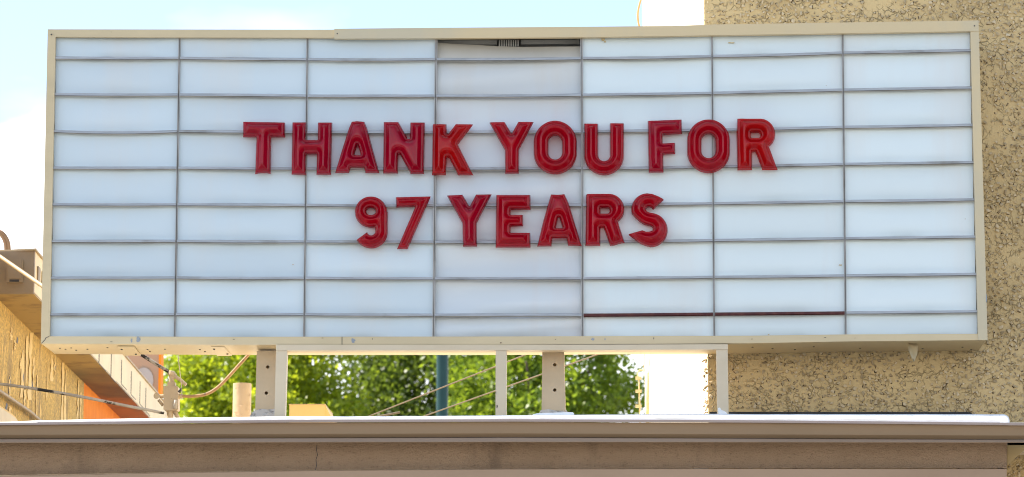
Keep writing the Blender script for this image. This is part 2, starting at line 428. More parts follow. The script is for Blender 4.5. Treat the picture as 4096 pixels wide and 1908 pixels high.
# hairline crack in the stucco, a thin strip of dark filler
ck = [(1268, 1778), (1266, 1800), (1270, 1820), (1264, 1838), (1266, 1862), (1262, 1880)]
v, f = [], []
for x, y in ck: v += [tuple(at(x - 1.2, y, -.2015)), tuple(at(x + 1.2, y, -.2015))]
f = [(2 * i, 2 * i + 1, 2 * i + 3, 2 * i + 2) for i in range(len(ck) - 1)]
obj('crack', v, f, DARK, CAN)
# coping: rolled white membrane
CX = pxs(-280, 4014, 45)
wob = lambda x, s: 2.2 * mnoise.noise(Vector((x * .012, s, 0))) + 1.2 * mnoise.noise(Vector((x * .05, s, 3)))
V = []; F = []
Hc = lambda x: max(6.0, ip(x, LIPT) - ip(x, COPT))
for x in CX + [4026, 4035, 4039]:
    t = ip(min(x, 4014), COPT); hh = Hc(min(x, 4014)); k = 1.0 if x <= 4014 else {4026: .92, 4035: .7, 4039: .35}[x]
    b = ip(x, LIPT) + 6
    tt = b - (b - t - wob(x, 1) * .5) * k
    for fy, Y in ((0, -.352), (.30, -.350), (.62, -.332), (.86, -.306), (1.0, -.27), (1.0, -.19)):
        V.append(tuple(at(x, b + (tt - b) * fy + (wob(x, 5) if .2 < fy < .9 else 0) * .6, Y if fy < 1 else Y)))
    # lap the membrane down behind
    p = at(x, tt, -.19); V.append((p[0], -.10, p[2] - .02))
n = 7; m_ = len(CX) + 3
for i in range(m_ - 1):
    for j in range(n - 1): a = i * n + j; F.append((a, a + 1, a + 1 + n, a + n))
F.append(tuple(range((m_ - 1) * n, m_ * n)))
obj('coping', V, F, WHITEM, CAN, smooth=True, sharp=50)
# membrane edge strip, ragged, in front of the roll
V = []; F = []
xs = pxs(150, 4000, 22)
for x in xs:
    b = ip(x, LIPT) + 4; t = ip(x, LIPT) - min(9, Hc(x) * .32) + wob(x, 9) * 1.1
    for y, Y in ((b, -.362), (t, -.364), (t - .4, -.356)): V.append(tuple(at(x, y, Y)))
for i in range(len(xs) - 1):
    for j in range(2): a = 3 * i + j; F.append((a, a + 1, a + 4, a + 3))
obj('membrane_edge', V, F, WHITEM, CAN)
# roof deck
_tx = at(2818, 100, .435)[0]; _bx = at(2574, 800, 3.2)[0]
v, f = box(-4.6, _tx + 2.4, -.12, .378, roof_z - .12, roof_z); obj('front_deck', v, f, ROOFM, CAN)
dk = [(-4.6, .379), (_tx - .004, .379), (_tx - .008, .55), (_bx - .006, 3.2), (_bx - .006, 9.0), (-4.6, 9.0)]
v, f = extr([(x, y, roof_z - .12) for x, y in dk], [(x, y, roof_z) for x, y in dk]); obj('rear_deck', v, f, ROOFM, CAN)
v, f = slab([(2838, 1647), (3880, 1648), (3893, 1658), (2838, 1658)], .385, .42)
obj('base_flashing', v, f, BLACK, CAN)
# soffit wedge at the right end, its shade put into a darker ochre
v, f = slab([(4029, 1770), (4130, 1770), (4029, 1862)], -.12, .40)
obj('end_bracket', v, f, paint('shaded_soffit_ochre', (.42, .30, .13), (.36, .25, .10), .6, 3), CAN)
# lower storey wall that carries the canopy
zf = at(2048, 1960, -.2)[2]
v, f = box(-4.3, 2.9, .36, 1.2, .13, zf - .01)
obj('lower_wall', v, f, BUILD, CAN)

# ------------------------------------------------------------------ the sign box
SIGN = thing('letter_sign', (0, 0.2, roof_z), 'wide white changeable letter sign box in a cream frame, raised above the brown canopy', 'sign')
TOPO = [(190.8, 117), (1337, 118.5), (2000, 113), (3914, 86)]
TOPI = [(222, 147), (720, 149.5), (1229, 150.5), (1745, 153), (2327, 148.8), (2848, 140), (3371, 133), (3882, 124)]
CAPT = [(1337, 115), (1745, 111), (2327, 107), (2700, 103.5), (2848, 98), (3371, 90), (3914.6, 81.7)]
CAPB = [(1337, 154.5), (1745, 153), (2327, 149), (2848, 141), (3371, 133), (3914.6, 124)]
BOTI = [(198, 1345), (900, 1347), (1900, 1346), (3000, 1342.7), (3383, 1337.5), (3913, 1335)]
BOTO = [(163, 1374.7), (900, 1379), (2000, 1379), (3000, 1373), (3383, 1365.5), (3950, 1360)]
DIVT = [221.7, 718, 1229.6, 1744.6, 2326.8, 2847.9, 3371, 3882]
DIVB = [198, 698.7, 1216, 1734, 2330.4, 2857, 3383.5, 3913]
R1 = [(221, 231.6), (718, 233.4), (1229, 238.6), (1744, 238), (2327, 234), (2848, 226), (3371, 212), (3882, 202)]
R8 = [(198, 1258.9), (699, 1258), (1216, 1258.6), (1734, 1261), (2330, 1261), (2857, 1256.5), (3383, 1251.8), (3913, 1246.5)]
def divx(c, y): return DIVT[c] + (DIVB[c] - DIVT[c]) * (y - 150) / 1195.0
def raily(k, x):          # k = 0 is the top frame edge, 1..8 the rails, 9 the bottom frame edge
    if k == 0: return ip(x, TOPI) - 4
    if k == 9: return ip(x, BOTI) + 4
    a, b = ip(x, R1), ip(x, R8); return a + (b - a) * (k - 1) / 7.0
# frame members
v, f = slab([(190.8, 117), (222, 147), (198, 1345), (163, 1374.7)], 0, .024); obj('side_frame', v, f, CREAM, SIGN)
v, f = slab([(3882, 124.5), (3915.2, 124.5), (3950.5, 1360), (3913, 1360)], -.004, .024); obj('side_frame', v, f, CREAM2, SIGN)
v, f = ribbon([192.3, 222] + pxs(224, 1345, 60), lambda x: ip(x, TOPO), lambda x: min(ip(x, TOPI), 117 + (x - 191) * 30 / 31.2) if x < 222 else ip(x, TOPI), .001, .024)
obj('top_frame', v, f, CREAM, SIGN)
v, f = ribbon(pxs(1337, 3914.6, 60), CAPT, CAPB, -.008, .024); obj('cap_strip', v, f, CREAM2, SIGN)
BX = [165, 199] + pxs(200, 3912, 60) 
v, f = ribbon(BX, lambda x: ip(x, BOTI) if x >= 198 else 1374.7 - (x - 163) * .85, BOTO, .001, .024); obj('bottom_frame', v, f, CREAM, SIGN)
# joints and screws of the frame
for x in (1368,):
    v, f = ribbon([x - 1.2, x + 1.2], lambda q: ip(q, BOTI) + 1, lambda q: ip(q, BOTO) - .5, -.0008, .0016); obj('joint', v, f, DARK, SIGN)
for k in ((205, 137), (1349, 134), (3898, 103)):
    v, f = slab([(k[0] + 2.6 * math.cos(a * math.pi / 3), k[1] + 2.6 * math.sin(a * math.pi / 3)) for a in range(6)], -.0105, .002); obj('screw', v, f, DARK, SIGN)
# shell of the box
zt = at(2048, 118, 0)[2]
def sheet(line, xs, Y0, Y1, dz, name, mat):
    V = []; F = []
    for x in xs:
        p = at(x, ip(x, line), 0)
        V += [(p[0], Y0, p[2] + dz), (p[0], Y1, p[2] + dz), (p[0], Y1, p[2] + dz + .004), (p[0], Y0, p[2] + dz + .004)]
    for i in range(len(xs) - 1):
        a = 4 * i
        for k in range(4): F.append((a + k, a + (k + 1) % 4, a + 4 + (k + 1) % 4, a + 4 + k))
    F += [(0, 1, 2, 3), (4 * len(xs) - 1, 4 * len(xs) - 2, 4 * len(xs) - 3, 4 * len(xs) - 4)]
    return obj(name, V, F, mat, SIGN)
sheet([(x, y + 3) for x, y in TOPO], pxs(194, 3912, 120), .026, .405, -.003, 'top_sheet', INSIDE)
sheet(BOTO, [165.5] + pxs(200, 3947, 120), .026, .402, 0.0, 'underside_sheet', CREAM)
for px, qx in ((193, 166), (3912, 3947)):
    a, b = at(px, 122, 0), at(qx, 1370 if px < 2000 else 1357, 0)
    v, f = extr([(a[0], .027, a[2]), (a[0] + .004, .027, a[2]), (b[0] + .004, .027, b[2] + .006), (b[0], .027, b[2] + .006)],
                [(a[0], .40, a[2]), (a[0] + .004, .40, a[2]), (b[0] + .004, .40, b[2] + .006), (b[0], .40, b[2] + .006)])
    obj('end_sheet', v, f, CREAM, SIGN)
a, b, c, d = at(196, 124, 0), at(3909, 96, 0), at(3944, 1352, 0), at(170, 1366, 0)
v, f = extr([(p[0], .392, p[2]) for p in (a, b, c, d)], [(p[0], .399, p[2]) for p in (a, b, c, d)]); obj('back_sheet', v, f, INSIDE, SIGN)
# panels: one strip in every cell
PY = .036
for c in range(7):
    for k in range(9):
        r = random.Random(c * 31 + k)
        NX, NZ = 12, 5; V = []; F = []
        amp = r.uniform(.003, .011); amp2 = r.uniform(-.003, .006); ph = r.uniform(-.25, .25)
        slip = (c == 3 and k == 0)
        for j in range(NZ + 1):
            t = j / NZ
            for i in range(NX + 1):
                s = i / NX
                ymid = 740
                x0 = divx(c, raily(k, DIVT[c])) + 2; x1 = divx(c + 1, raily(k, DIVT[c + 1])) - 2
                x = x0 + (x1 - x0) * s
                ya, yb = raily(k, x), raily(k + 1, x)
                if slip:
                    ya = 170 + 17.5 * min(1, s / .55) ** .8 - 2.0 * max(0, (s - .55) / .45)
                y = ya + (yb - ya) * t
                bow = math.sin(math.pi * s) ** .8
                dep = PY + amp * bow * math.cos(math.pi * t * .5) ** 2 * (1 + ph) - amp2 * bow * math.sin(math.pi * t) + r.uniform(.003, .015) * bow * t ** 6 + r.uniform(.0, .006) * bow * (1 - t) ** 7
                if slip: dep = PY + .05 * (1 - t) + .03 * bow * (1 - t)
                elif c == 3: dep += .012 + .007 * math.sin(5.1 * t + 2.5 * s + 1.7 * k)
                V.append(tuple(at(x, y, dep)))
        for j in range(NZ):
            for i in range(NX): a = j * (NX + 1) + i; F.append((a, a + 1, a + NX + 2, a + NX + 1))
        o = obj('letter_panel', V, F, PANELW if slip else (PANELB if c < 3 else PANELG if (c == 3 and k < 2) else PANELL if c == 3 else PANEL), SIGN, smooth=True)
        if slip: o['label'] = 'yellowed top panel slipped down and bowed, leaving a gap under the frame'
# letter rails
for c in range(7):
    for k in range(1, 9):
        r = random.Random(1000 + c * 17 + k)
        xa = divx(c, raily(k, DIVT[c])) + (4 if c else 1); xb = divx(c + 1, raily(k, DIVT[c + 1])) - (4 if c < 6 else -2)
        if c == 0: xa -= 4
        sag = r.uniform(-.6, 2.2); V = []; F = []
        if (c, k) == (0, 3): sag = 6
        if c == 0 and k > 5: sag = .5
        prof = [(-6.8, .040), (-6.8, .016), (-5.6, .011), (3.0, .005), (3.5, .020), (5.0, .022), (5.2, .012), (7.0, .013), (7.0, .040)]
        xs = pxs(xa, xb, 55); n = len(prof)
        for x in xs:
            s = (x - xa) / (xb - xa); cy = raily(k, x) + sag * 4 * s * (1 - s)
            for dy, Y in prof: V.append(tuple(at(x, cy + dy, Y)))
        for i in range(len(xs) - 1):
            for j in range(n - 1): a = i * n + j; F.append((a, a + 1, a + 1 + n, a + n))
        F += [tuple(range(n)), tuple(range(len(xs) * n - 1, (len(xs) - 1) * n - 1, -1))]
        rusty = k == 8 and c in (4, 5)
        o = obj('letter_rail', V, F, RUST if rusty else ZINC, SIGN)
        if rusty: o['label'] = 'dark red rusty letter rail'
# dividers
for c in range(1, 7):
    mb = MB()
    wide = 5.2 if c in (3, 4) else 3.9
    for a0, a1, Y0 in ((-wide, -1.3, .018), (1.3, wide, .020), (-1.3, 1.3, .034)):
        yt = ip(DIVT[c], TOPI) - 4; yb = ip(DIVB[c], BOTI) + 4
        pts = [(divx(c, yt) + a0, yt), (divx(c, yt) + a1, yt), (divx(c, yb) + a1, yb), (divx(c, yb) + a0, yb)]
        mb.add(*slab(pts, Y0, .038 if Y0 < .03 else .040))
    mb.go('divider', DIVM, SIGN)
# lamp holder inside the gap, seen above the slipped panel
hold = MB()
p0, p1 = at(1996, 140, .2), at(2079, 140, .2)
zc = at(2040, 124, 0)[2] - .012
hold.add(*box(p0[0], p1[0], .12, .30, zc - .05, zc - .002))
lamp = hold.go('lamp_holder', DARK, SIGN)
for i in range(9):
    x = p0[0] + (p1[0] - p0[0]) * (i + .5) / 9
    v, f = box(x - .003, x + .003, .113, .119, zc - .045, zc - .012); obj('fin', v, f, ZINC, lamp)
for sx0, sx1 in ((1752, 1990), (2085, 2318)):
    q0, q1 = at(sx0, 140, .2), at(sx1, 140, .2)
    v, f = box(q0[0], q1[0], .14, .30, zc - .028, zc - .004); obj('lamp_channel', v, f, INSIDE, SIGN)
# underside: patch plates, screws, torn flap, bare patches
UZ = at(500, 1377, 0)[2] - .0025
for q in ([(470, 1384.7), (537, 1384.7), (563, 1418.5), (497, 1418.5)], [(845, 1383), (897, 1383), (927, 1419), (870, 1419)]):
    w_ = [atz(x, y, UZ) for x, y in q]; v, f = extr(w_, [(p[0], p[1], p[2] - .006) for p in w_])
    pl = obj('patch_plate', v, f, CREAM, SIGN)
    cx, cy = sum(p[0] for p in w_) / 4, sum(p[1] for p in w_) / 4
    for dy in (-.1, .09):
        v, f = tube([(cx + dy * .25, cy + dy, UZ - .011), (cx + dy * .25, cy + dy, UZ - .004)], .006, 6); obj('screw', v, f, DARK, pl)
for x, y in ((240, 1392), (262, 1396), (285, 1391), (305, 1400), (350, 1396), (430, 1390), (590, 1398), (600, 1406), (660, 1396), (800, 1398), (820, 1406), (3010, 1388), (3090, 1394), (3180, 1398), (3255, 1386), (3440, 1392), (3690, 1394), (3850, 1388), (3885, 1398)):
    p = atz(x, y, at(x, ip(x, BOTO), 0)[2])
    v, f = tube([(p[0], p[1], p[2] - .003), (p[0], p[1], p[2] + .001)], .0055, 6); obj('screw', v, f, DARK, SIGN)
fl = [[(3634, 1371), (3650, 1372.5), (3672, 1375)], [(3632, 1384), (3650, 1386), (3672, 1388)], [(3634, 1400), (3651, 1402), (3671, 1404)], [(3643, 1422), (3655, 1424), (3667, 1422)], [(3652, 1444), (3655, 1447), (3658, 1444)]]
dY = [[.10, .12, .10], [.085, .115, .10], [.06, .10, .09], [.045, .075, .06], [.03, .05, .04]]
V = [tuple(at(x, y, dY[j][i])) for j, row in enumerate(fl) for i, (x, y) in enumerate(row)]
V += [(a_, b_ + .003, c_) for a_, b_, c_ in V]
F = []
for j in range(4):
    for i in range(2): a = 3 * j + i; F += [(a, a + 1, a + 4, a + 3), (a + 15, a + 18, a + 19, a + 16)]
ring = [0, 1, 2, 5, 8, 11, 14, 13, 12, 9, 6, 3]
F += [(ring[i], ring[(i + 1) % 12], ring[(i + 1) % 12] + 15, ring[i] + 15) for i in range(12)]
obj('torn_flap', V, F, CREAM2, SIGN, smooth=True)['label'] = 'torn strip of sheet metal hanging below the box'
def blot(cx, cy, rx, ry, Y, seed, mat, name, parent):
    r = random.Random(seed)
    pts = [(cx + rx * r.uniform(.55, 1.1) * math.cos(a * math.pi / 6), cy + ry * r.uniform(.55, 1.1) * math.sin(a * math.pi / 6)) for a in range(12)]
    v, f = slab(pts, Y, Y + .0022); return obj(name, v, f, mat, parent)
for i, q in enumerate(((553, 1359, 9, 13), (526, 1362, 4, 10), (1413, 1362, 9, 12), (2372, 1357, 8, 6), (2420, 1357, 3, 5))):
    blot(*q, -.0008, i, BARE, 'bare_patch', SIGN)
for i, q in enumerate(((2003, 1371, 4, 2.5), (2222, 1357, 3, 1.5), (2615, 1353, 1.6, 5), (1290, 1352, 5, 1.2), (1490, 1355, 1.2, 4), (935, 1357, 5, 1.3), (3008, 1356, 2, 3), (3300, 1350, 6, 1.2), (445, 1367, 6, 1.3), (3420, 1352, 2, 1.2))):
    blot(*q, -.0008, 60 + i, DARK if i % 3 else RUST, 'scratch', SIGN)
v, f = slab([(164.5, 1373.6), (166, 1374.4), (181, 1359.6), (184, 1352), (196, 1346.5), (195.4, 1345), (182, 1350.5), (179, 1358)], -.0009, .0012); obj('corner_seam', v, f, DARK, SIGN)
blot(3946, 1195, 3, 18, -.0052, 9, BARE, 'bare_patch', SIGN)
STAIN = paint('brown_drip', (.50, .40, .22), (.60, .52, .36), .6, 30)
for i, q in enumerate(((2412, 158, 10, 7), (2420, 166, 5, 5), (2925, 171, 18, 3.5), (3362, 1060, 9, 3), (1172, 1058, 3, 3), (3075, 1338, 5, 2.5))):
    blot(*q, .030, 40 + i, STAIN, 'stain', SIGN)

# ------------------------------------------------------------------ letters: moulded plastic shells
SC = 600 / 2576.0
def sd_poly(P, x, y):
    d = np.full(x.shape, 1e18); s = np.ones(x.shape); n = len(P)
    for i in range(n):
        ax, ay = P[i]; bx, by = P[(i + 1) % n]
        ex, ey = bx - ax, by - ay; wx, wy = x - ax, y - ay
        t = np.clip((wx * ex + wy * ey) / (ex * ex + ey * ey + 1e-12), 0, 1)
        d = np.minimum(d, (wx - ex * t) ** 2 + (wy - ey * t) ** 2)
        c = ((ay <= y) & (by > y) & (ex * wy > ey * wx)) | ((ay > y) & (by <= y) & (ex * wy < ey * wx))
        s = np.where(c, -s, s)
    return s * np.sqrt(d)
def poly(*P): return lambda x, y: sd_poly(P, x, y)
def circ(cx, cy, r, sx=1.0): return lambda x, y: (np.hypot((x - cx) / sx, y - cy) - r) * min(1, sx)
def stad(cx, y0, y1, r): return lambda x, y: np.hypot(x - cx, y - np.clip(y, y0, y1)) - r
def union(*fs): return lambda x, y: np.minimum.reduce([g(x, y) for g in fs])
def minus(a, *bs): return lambda x, y: np.maximum.reduce([a(x, y)] + [-b(x, y) for b in bs])
def inter(*fs): return lambda x, y: np.maximum.reduce([g(x, y) for g in fs])
def half(x0, y0, x1, y1):   # keeps the right-hand side of the line, y down
    L = math.hypot(x1 - x0, y1 - y0); return lambda x, y: -((x1 - x0) * (y - y0) - (y1 - y0) * (x - x0)) / L
def arcband(cx, cy, r, w): return lambda x, y: np.abs(np.hypot(x - cx, y - cy) - r) - w
# (outline field, crop origin, colour, name, label)
G_T = poly((146, 118), (862, 130), (864, 380), (855, 388), (625, 388), (612, 1012), (560, 1004), (480, 1001), (400, 1006), (345, 1018), (368, 388), (142, 385), (138, 375), (138, 128))
G_H = poly((985, 128), (1232, 128), (1222, 432), (1420, 432), (1424, 130), (1672, 130), (1650, 1028), (1396, 1028), (1408, 680), (1225, 680), (1218, 1028), (970, 1025))
G_A = minus(poly((2003, 118), (2100, 108), (2225, 118), (2270, 230), (2480, 998), (2240, 998), (2215, 905), (1985, 905), (1960, 998), (1718, 998), (1850, 560), (1955, 230)), poly((2098, 525), (2112, 525), (2158, 692), (2050, 692)))
G_N = poly((150, 125), (408, 125), (565, 412), (598, 412), (605, 130), (858, 130), (842, 1014), (612, 1014), (432, 684), (402, 684), (392, 1005), (138, 1005))
G_K = poly((990, 160), (1230, 160), (1234, 334), (1254, 334), (1385, 160), (1690, 162), (1425, 512), (1692, 1038), (1425, 1038), (1272, 738), (1232, 738), (1218, 1035), (978, 1035))
G_Y = poly((72, 128), (340, 122), (458, 318), (570, 120), (838, 120), (585, 605), (583, 1008), (345, 1010), (340, 608))
G_O = minus(stad(1206, 471, 651, 371), stad(1206, 477, 650, 115))
G_U = union(poly((1703, 148), (1945, 150), (1945, 700), (1703, 700)), poly((2143, 143), (2388, 145), (2388, 700), (2143, 700)), inter(minus(circ(2045, 694, 343), circ(2045, 694, 99)), half(1600, 692, 2500, 692) if False else (lambda x, y: 690 - y)))
G_F = poly((218, 103), (803, 80), (810, 330), (475, 345), (475, 490), (690, 478), (692, 672), (485, 683), (492, 990), (235, 992), (222, 500))
G_O2 = minus(stad(1262, 447, 631, 369), stad(1262, 454, 621, 119))
G_R = minus(union(poly((1755, 65), (1850, 62), (2010, 75), (2010, 948), (1758, 952), (1742, 300)), poly((1900, 66), (2143, 66), (2143, 600), (1900, 600)), circ(2143, 333, 267), poly((1995, 540), (2300, 540), (2452, 945), (2185, 945), (2068, 642), (2000, 642))),
            union(poly((1995, 310), (2110, 310), (2110, 392), (1995, 392)), circ(2110, 351, 41)))
G_9 = minus(union(circ(448, 381, 269, 1.04), poly((530, 380), (735, 380), (735, 724), (518, 724)), inter(minus(circ(450, 720, 285), circ(450, 712, 67)), (lambda x, y: np.maximum(715 - y, -((x - 182) * (745 - 868) - (y - 868) * (352 - 182)) / -210.0 * -1 if False else 715 - y)), (lambda x, y: ((868 + (x - 182) * (745 - 868) / 170.0) - y) * .81))),
            circ(447, 372, 58, 1.34))
G_7 = poly((872, 125), (1475, 110), (1410, 262), (1075, 1015), (890, 1018), (1205, 292), (880, 305))
G_Y2 = poly((1748, 95), (2022, 82), (2140, 285), (2248, 78), (2520, 75), (2262, 575), (2268, 972), (2025, 975), (2015, 572))
G_E = poly((878, 88), (1468, 86), (1470, 340), (1130, 345), (1128, 430), (1342, 430), (1342, 626), (1128, 630), (1128, 735), (1465, 735), (1470, 990), (868, 990))
G_A2 = minus(poly((1818, 75), (1935, 82), (2055, 72), (2130, 240), (2350, 965), (2110, 958), (2085, 828), (1845, 828), (1830, 970), (1580, 972), (1690, 520)), poly((1943, 484), (1968, 484), (2018, 657), (1903, 657)))
G_R2 = minus(union(poly((962, 78), (1000, 68), (1208, 66), (1208, 960), (950, 960)), poly((1150, 66), (1355, 66), (1355, 600), (1150, 600)), circ(1355, 333, 267), poly((1190, 540), (1510, 540), (1628, 908), (1520, 930), (1450, 955), (1375, 965), (1265, 655), (1195, 655))),
             union(poly((1210, 318), (1325, 318), (1325, 405), (1210, 405)), circ(1325, 361.5, 43.5)))
def s_field(x, y):
    up = inter(arcband(2035, 345, 170, 125), lambda x, y: -np.maximum.reduce([np.where((x > 2035) & (y > 330), -1e3, 1e3) * 0 - 1e3, -((x - 2035) * .34 + (y - 345) * .94 < 0) * 1e3 - 1e3])) if False else None
    a = np.degrees(np.arctan2(y - 345, x - 2035))
    d1 = np.abs(np.hypot(x - 2035, y - 345) - 170) - 125
    # upper arc runs from the cut at the upper right, over the top and the left side, to the bottom
    cut = ((170 - 340) * (x - 2295) - (2120 - 2295) * (y - 170)) / 244.0     # beyond the end cut
    d1 = np.where((x > 2035) & (y > 345), 1e3, d1)
    d1 = np.where((x > 2035), np.maximum(d1, -cut), d1)
    d2 = np.abs(np.hypot(x - 2065, y - 675) - 171) - 126
    d2 = np.where((x < 2065) & (y < 675), 1e3, d2)
    tail = sd_poly([(1690, 765), (1700, 752), (1930, 690), (1990, 716), (2075, 720), (2075, 973), (1985, 966), (1880, 920), (1780, 845)], x, y)
    d2 = np.where((x < 2065), np.maximum(d2, 1e3), d2)
    mid = sd_poly([(1995, 380), (2045, 392), (2180, 408), (2270, 470), (2075, 640), (1990, 610), (1850, 540), (1800, 400)], x, y)
    return np.minimum.reduce([d1, d2, tail, mid])
def s_poly():
    P = []
    ang = lambda cx, cy, r, a0, a1, n: [(cx + r * math.cos(math.radians(a0 + (a1 - a0) * i / n)), cy + r * math.sin(math.radians(a0 + (a1 - a0) * i / n))) for i in range(n + 1)]
    P += [(2285, 150), (2297, 172), (2125, 338), (2110, 340)]
    P += [(2085, 312), (2045, 300), (2010, 310), (1994, 335), (2000, 362), (2040, 382)]
    P += [(2150, 405)] + ang(2070, 690, 296, -68, 90, 16)
    P += [(1985, 966), (1890, 925), (1790, 850), (1695, 778), (1692, 758)]
    P += [(1930, 690), (1990, 714), (2060, 714), (2098, 696), (2108, 665), (2085, 636), (2050, 622)]
    P += [(1960, 600), (1880, 550), (1800, 480)] + ang(2020, 340, 284, 165, 268, 10)
    P += [(2100, 68), (2200, 105)]
    return P
G_S = poly(*s_poly())
LET = [
 (G_T, (940, 460), RED, 'letter T', 'red plastic letter T at the start of the upper line, left of the H'),
 (G_H, (940, 460), RED, 'letter H', 'red plastic letter H in the upper line between T and A'),
 (G_A, (940, 460), RED, 'letter A', 'red plastic letter A in the upper line between H and N'),
 (G_N, (1500, 460), RED, 'letter N', 'red plastic letter N in the upper line between A and K'),
 (G_K, (1500, 460), RED2, 'letter K', 'orange tinged red plastic letter K ending the word THANK'),
 (G_Y, (1940, 460), RED3, 'letter Y', 'red plastic letter Y in the upper line, right of the K'),
 (G_O, (1940, 460), RED3, 'letter O', 'red plastic letter O in the upper line between Y and U'),
 (G_U, (1940, 460), RED3, 'letter U', 'red plastic letter U in the upper line, ending the word YOU'),
 (G_F, (2540, 460), RED, 'letter F', 'glossy dark red plastic letter F in the upper line, starting the word FOR'),
 (G_O2, (2540, 460), RED3, 'letter O', 'red plastic letter O in the upper line between F and R'),
 (G_R, (2540, 460), RED2, 'letter R', 'bright red plastic letter R at the end of the upper line'),
 (G_9, (1380, 760), RED3, 'digit 9', 'red plastic digit 9 with a small oval hole, at the start of the lower line'),
 (G_7, (1380, 760), RED3, 'digit 7', 'slanted red plastic digit 7 in the lower line, between 9 and Y'),
 (G_Y2, (1380, 760), RED, 'letter Y', 'red plastic letter Y in the lower line, starting the word YEARS'),
 (G_E, (1780, 760), RED3, 'letter E', 'red plastic letter E in the lower line between Y and A'),
 (G_A2, (1780, 760), RED3, 'letter A', 'red plastic letter A in the lower line between E and R'),
 (G_R2, (2120, 760), RED3, 'letter R', 'red plastic letter R with a chipped foot, in the lower line before S'),
 (G_S, (2120, 760), RED3, 'letter S', 'curved red plastic letter S at the end of the lower line'),
]
def build_letter(fld, org, mat, label, shallow=False):
    st = 8.5                                            # grid step in crop units (about 2 px of the photograph)
    gx, gy = np.meshgrid(np.arange(-60, 2660, st), np.arange(0, 1116, st))
    f = fld(gx, gy)
    # exact distance: nearest zero crossing of the field along the grid edges
    cr_ = []
    for (A, B, XA, XB, YA, YB) in ((f[:, :-1], f[:, 1:], gx[:, :-1], gx[:, 1:], gy[:, :-1], gy[:, 1:]), (f[:-1], f[1:], gx[:-1], gx[1:], gy[:-1], gy[1:])):
        s = (A < 0) != (B < 0); t = A[s] / (A[s] - B[s] + 1e-12); t = np.clip(t, 0, 1)
        cr_.append(np.stack([XA[s] + (XB[s] - XA[s]) * t, YA[s] + (YB[s] - YA[s]) * t], 1))
    C = np.concatenate(cr_)
    ins = f < 0
    cell = ins[:-1, :-1] | ins[1:, :-1] | ins[:-1, 1:] | ins[1:, 1:]
    use = np.zeros(f.shape, bool); use[:-1, :-1] |= cell; use[1:, :-1] |= cell; use[:-1, 1:] |= cell; use[1:, 1:] |= cell
    iy, ix = np.nonzero(use); P = np.stack([gx[iy, ix], gy[iy, ix]], 1); inside = ins[iy, ix]
    D = np.empty(len(P)); NP = np.empty_like(P)
    for a in range(0, len(P), 1500):
        q = ((P[a:a + 1500, None, :] - C[None]) ** 2).sum(2); j = q.argmin(1); D[a:a + 1500] = np.sqrt(q[np.arange(len(j)), j]); NP[a:a + 1500] = C[j]
    snap = (~inside) | (D < st * .22)
    P = np.where(snap[:, None], NP, P); D = np.where(snap, 0, D) * SC      # photo px
    hp = [0, 4.5, 7.5, 9.0, 10.2, 11.2, 15, 26, 31, 40]
    hz = [0, 25, 27.5, 27.5, 24.5, 25.5, 31, 48, 51, 51.5]
    h = np.interp(D, hp, hz) / 762.0
    idx = -np.ones(f.shape, int); idx[iy, ix] = np.arange(len(iy))
    cy_, cx_ = np.nonzero(cell)
    Q = np.stack([idx[cy_, cx_], idx[cy_, cx_ + 1], idx[cy_ + 1, cx_ + 1], idx[cy_ + 1, cx_]], 1)
    W = [at(org[0] + p[0] * SC, org[1] + p[1] * SC, .004) for p in P]
    # true relief: the outline was measured at the shell's rim
    W = np.array(W); W[:, 1] -= h
    zmin = W[:, 2].min(); xm = W[:, 0].mean()
    return obj('sign_letter', W, Q, mat, None, loc=(xm, .004, zmin), smooth=True)
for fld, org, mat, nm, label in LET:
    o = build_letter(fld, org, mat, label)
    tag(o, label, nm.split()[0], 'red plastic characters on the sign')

# ------------------------------------------------------------------ support frame and steel columns under the sign
SUP = thing('support_frame', (at(2000, 1500, .03)[0], .03, roof_z), 'slim cream rail on three thin posts under the front edge of the sign', 'support frame')
v, f = slab([(1104, 1379.5), (2000, 1379.8), (2912, 1376.5), (2912, 1397.5), (2000, 1401.5), (1104, 1402)], -.006, .075); obj('top_rail', v, f, POSTP, SUP)
for q in ([(1104, 1402.6), (1148.5, 1402.6), (1139.5, 1690), (1097, 1690)], [(1982.5, 1402), (2026.5, 1402), (2025, 1690), (1982, 1690)], [(2865, 1398.4), (2911, 1398.2), (2915, 1690), (2870.5, 1690)]):
    v, f = slab(q, -.002, .055); obj('post', v, f, POSTP, SUP)
v, f = slab([(2872, 1632), (2880, 1630), (2886, 1640), (2898, 1644), (2908, 1652), (2910, 1662), (2874, 1662)], -.0045, -.001); obj('peeled_patch', v, f, WHITEM, SUP)
for i, q in enumerate(((1988, 1625, 3, 9), (1984, 1570, 1.2, 8))): blot(*q, -.0032, 70 + i, DARK, 'scrape', SUP)

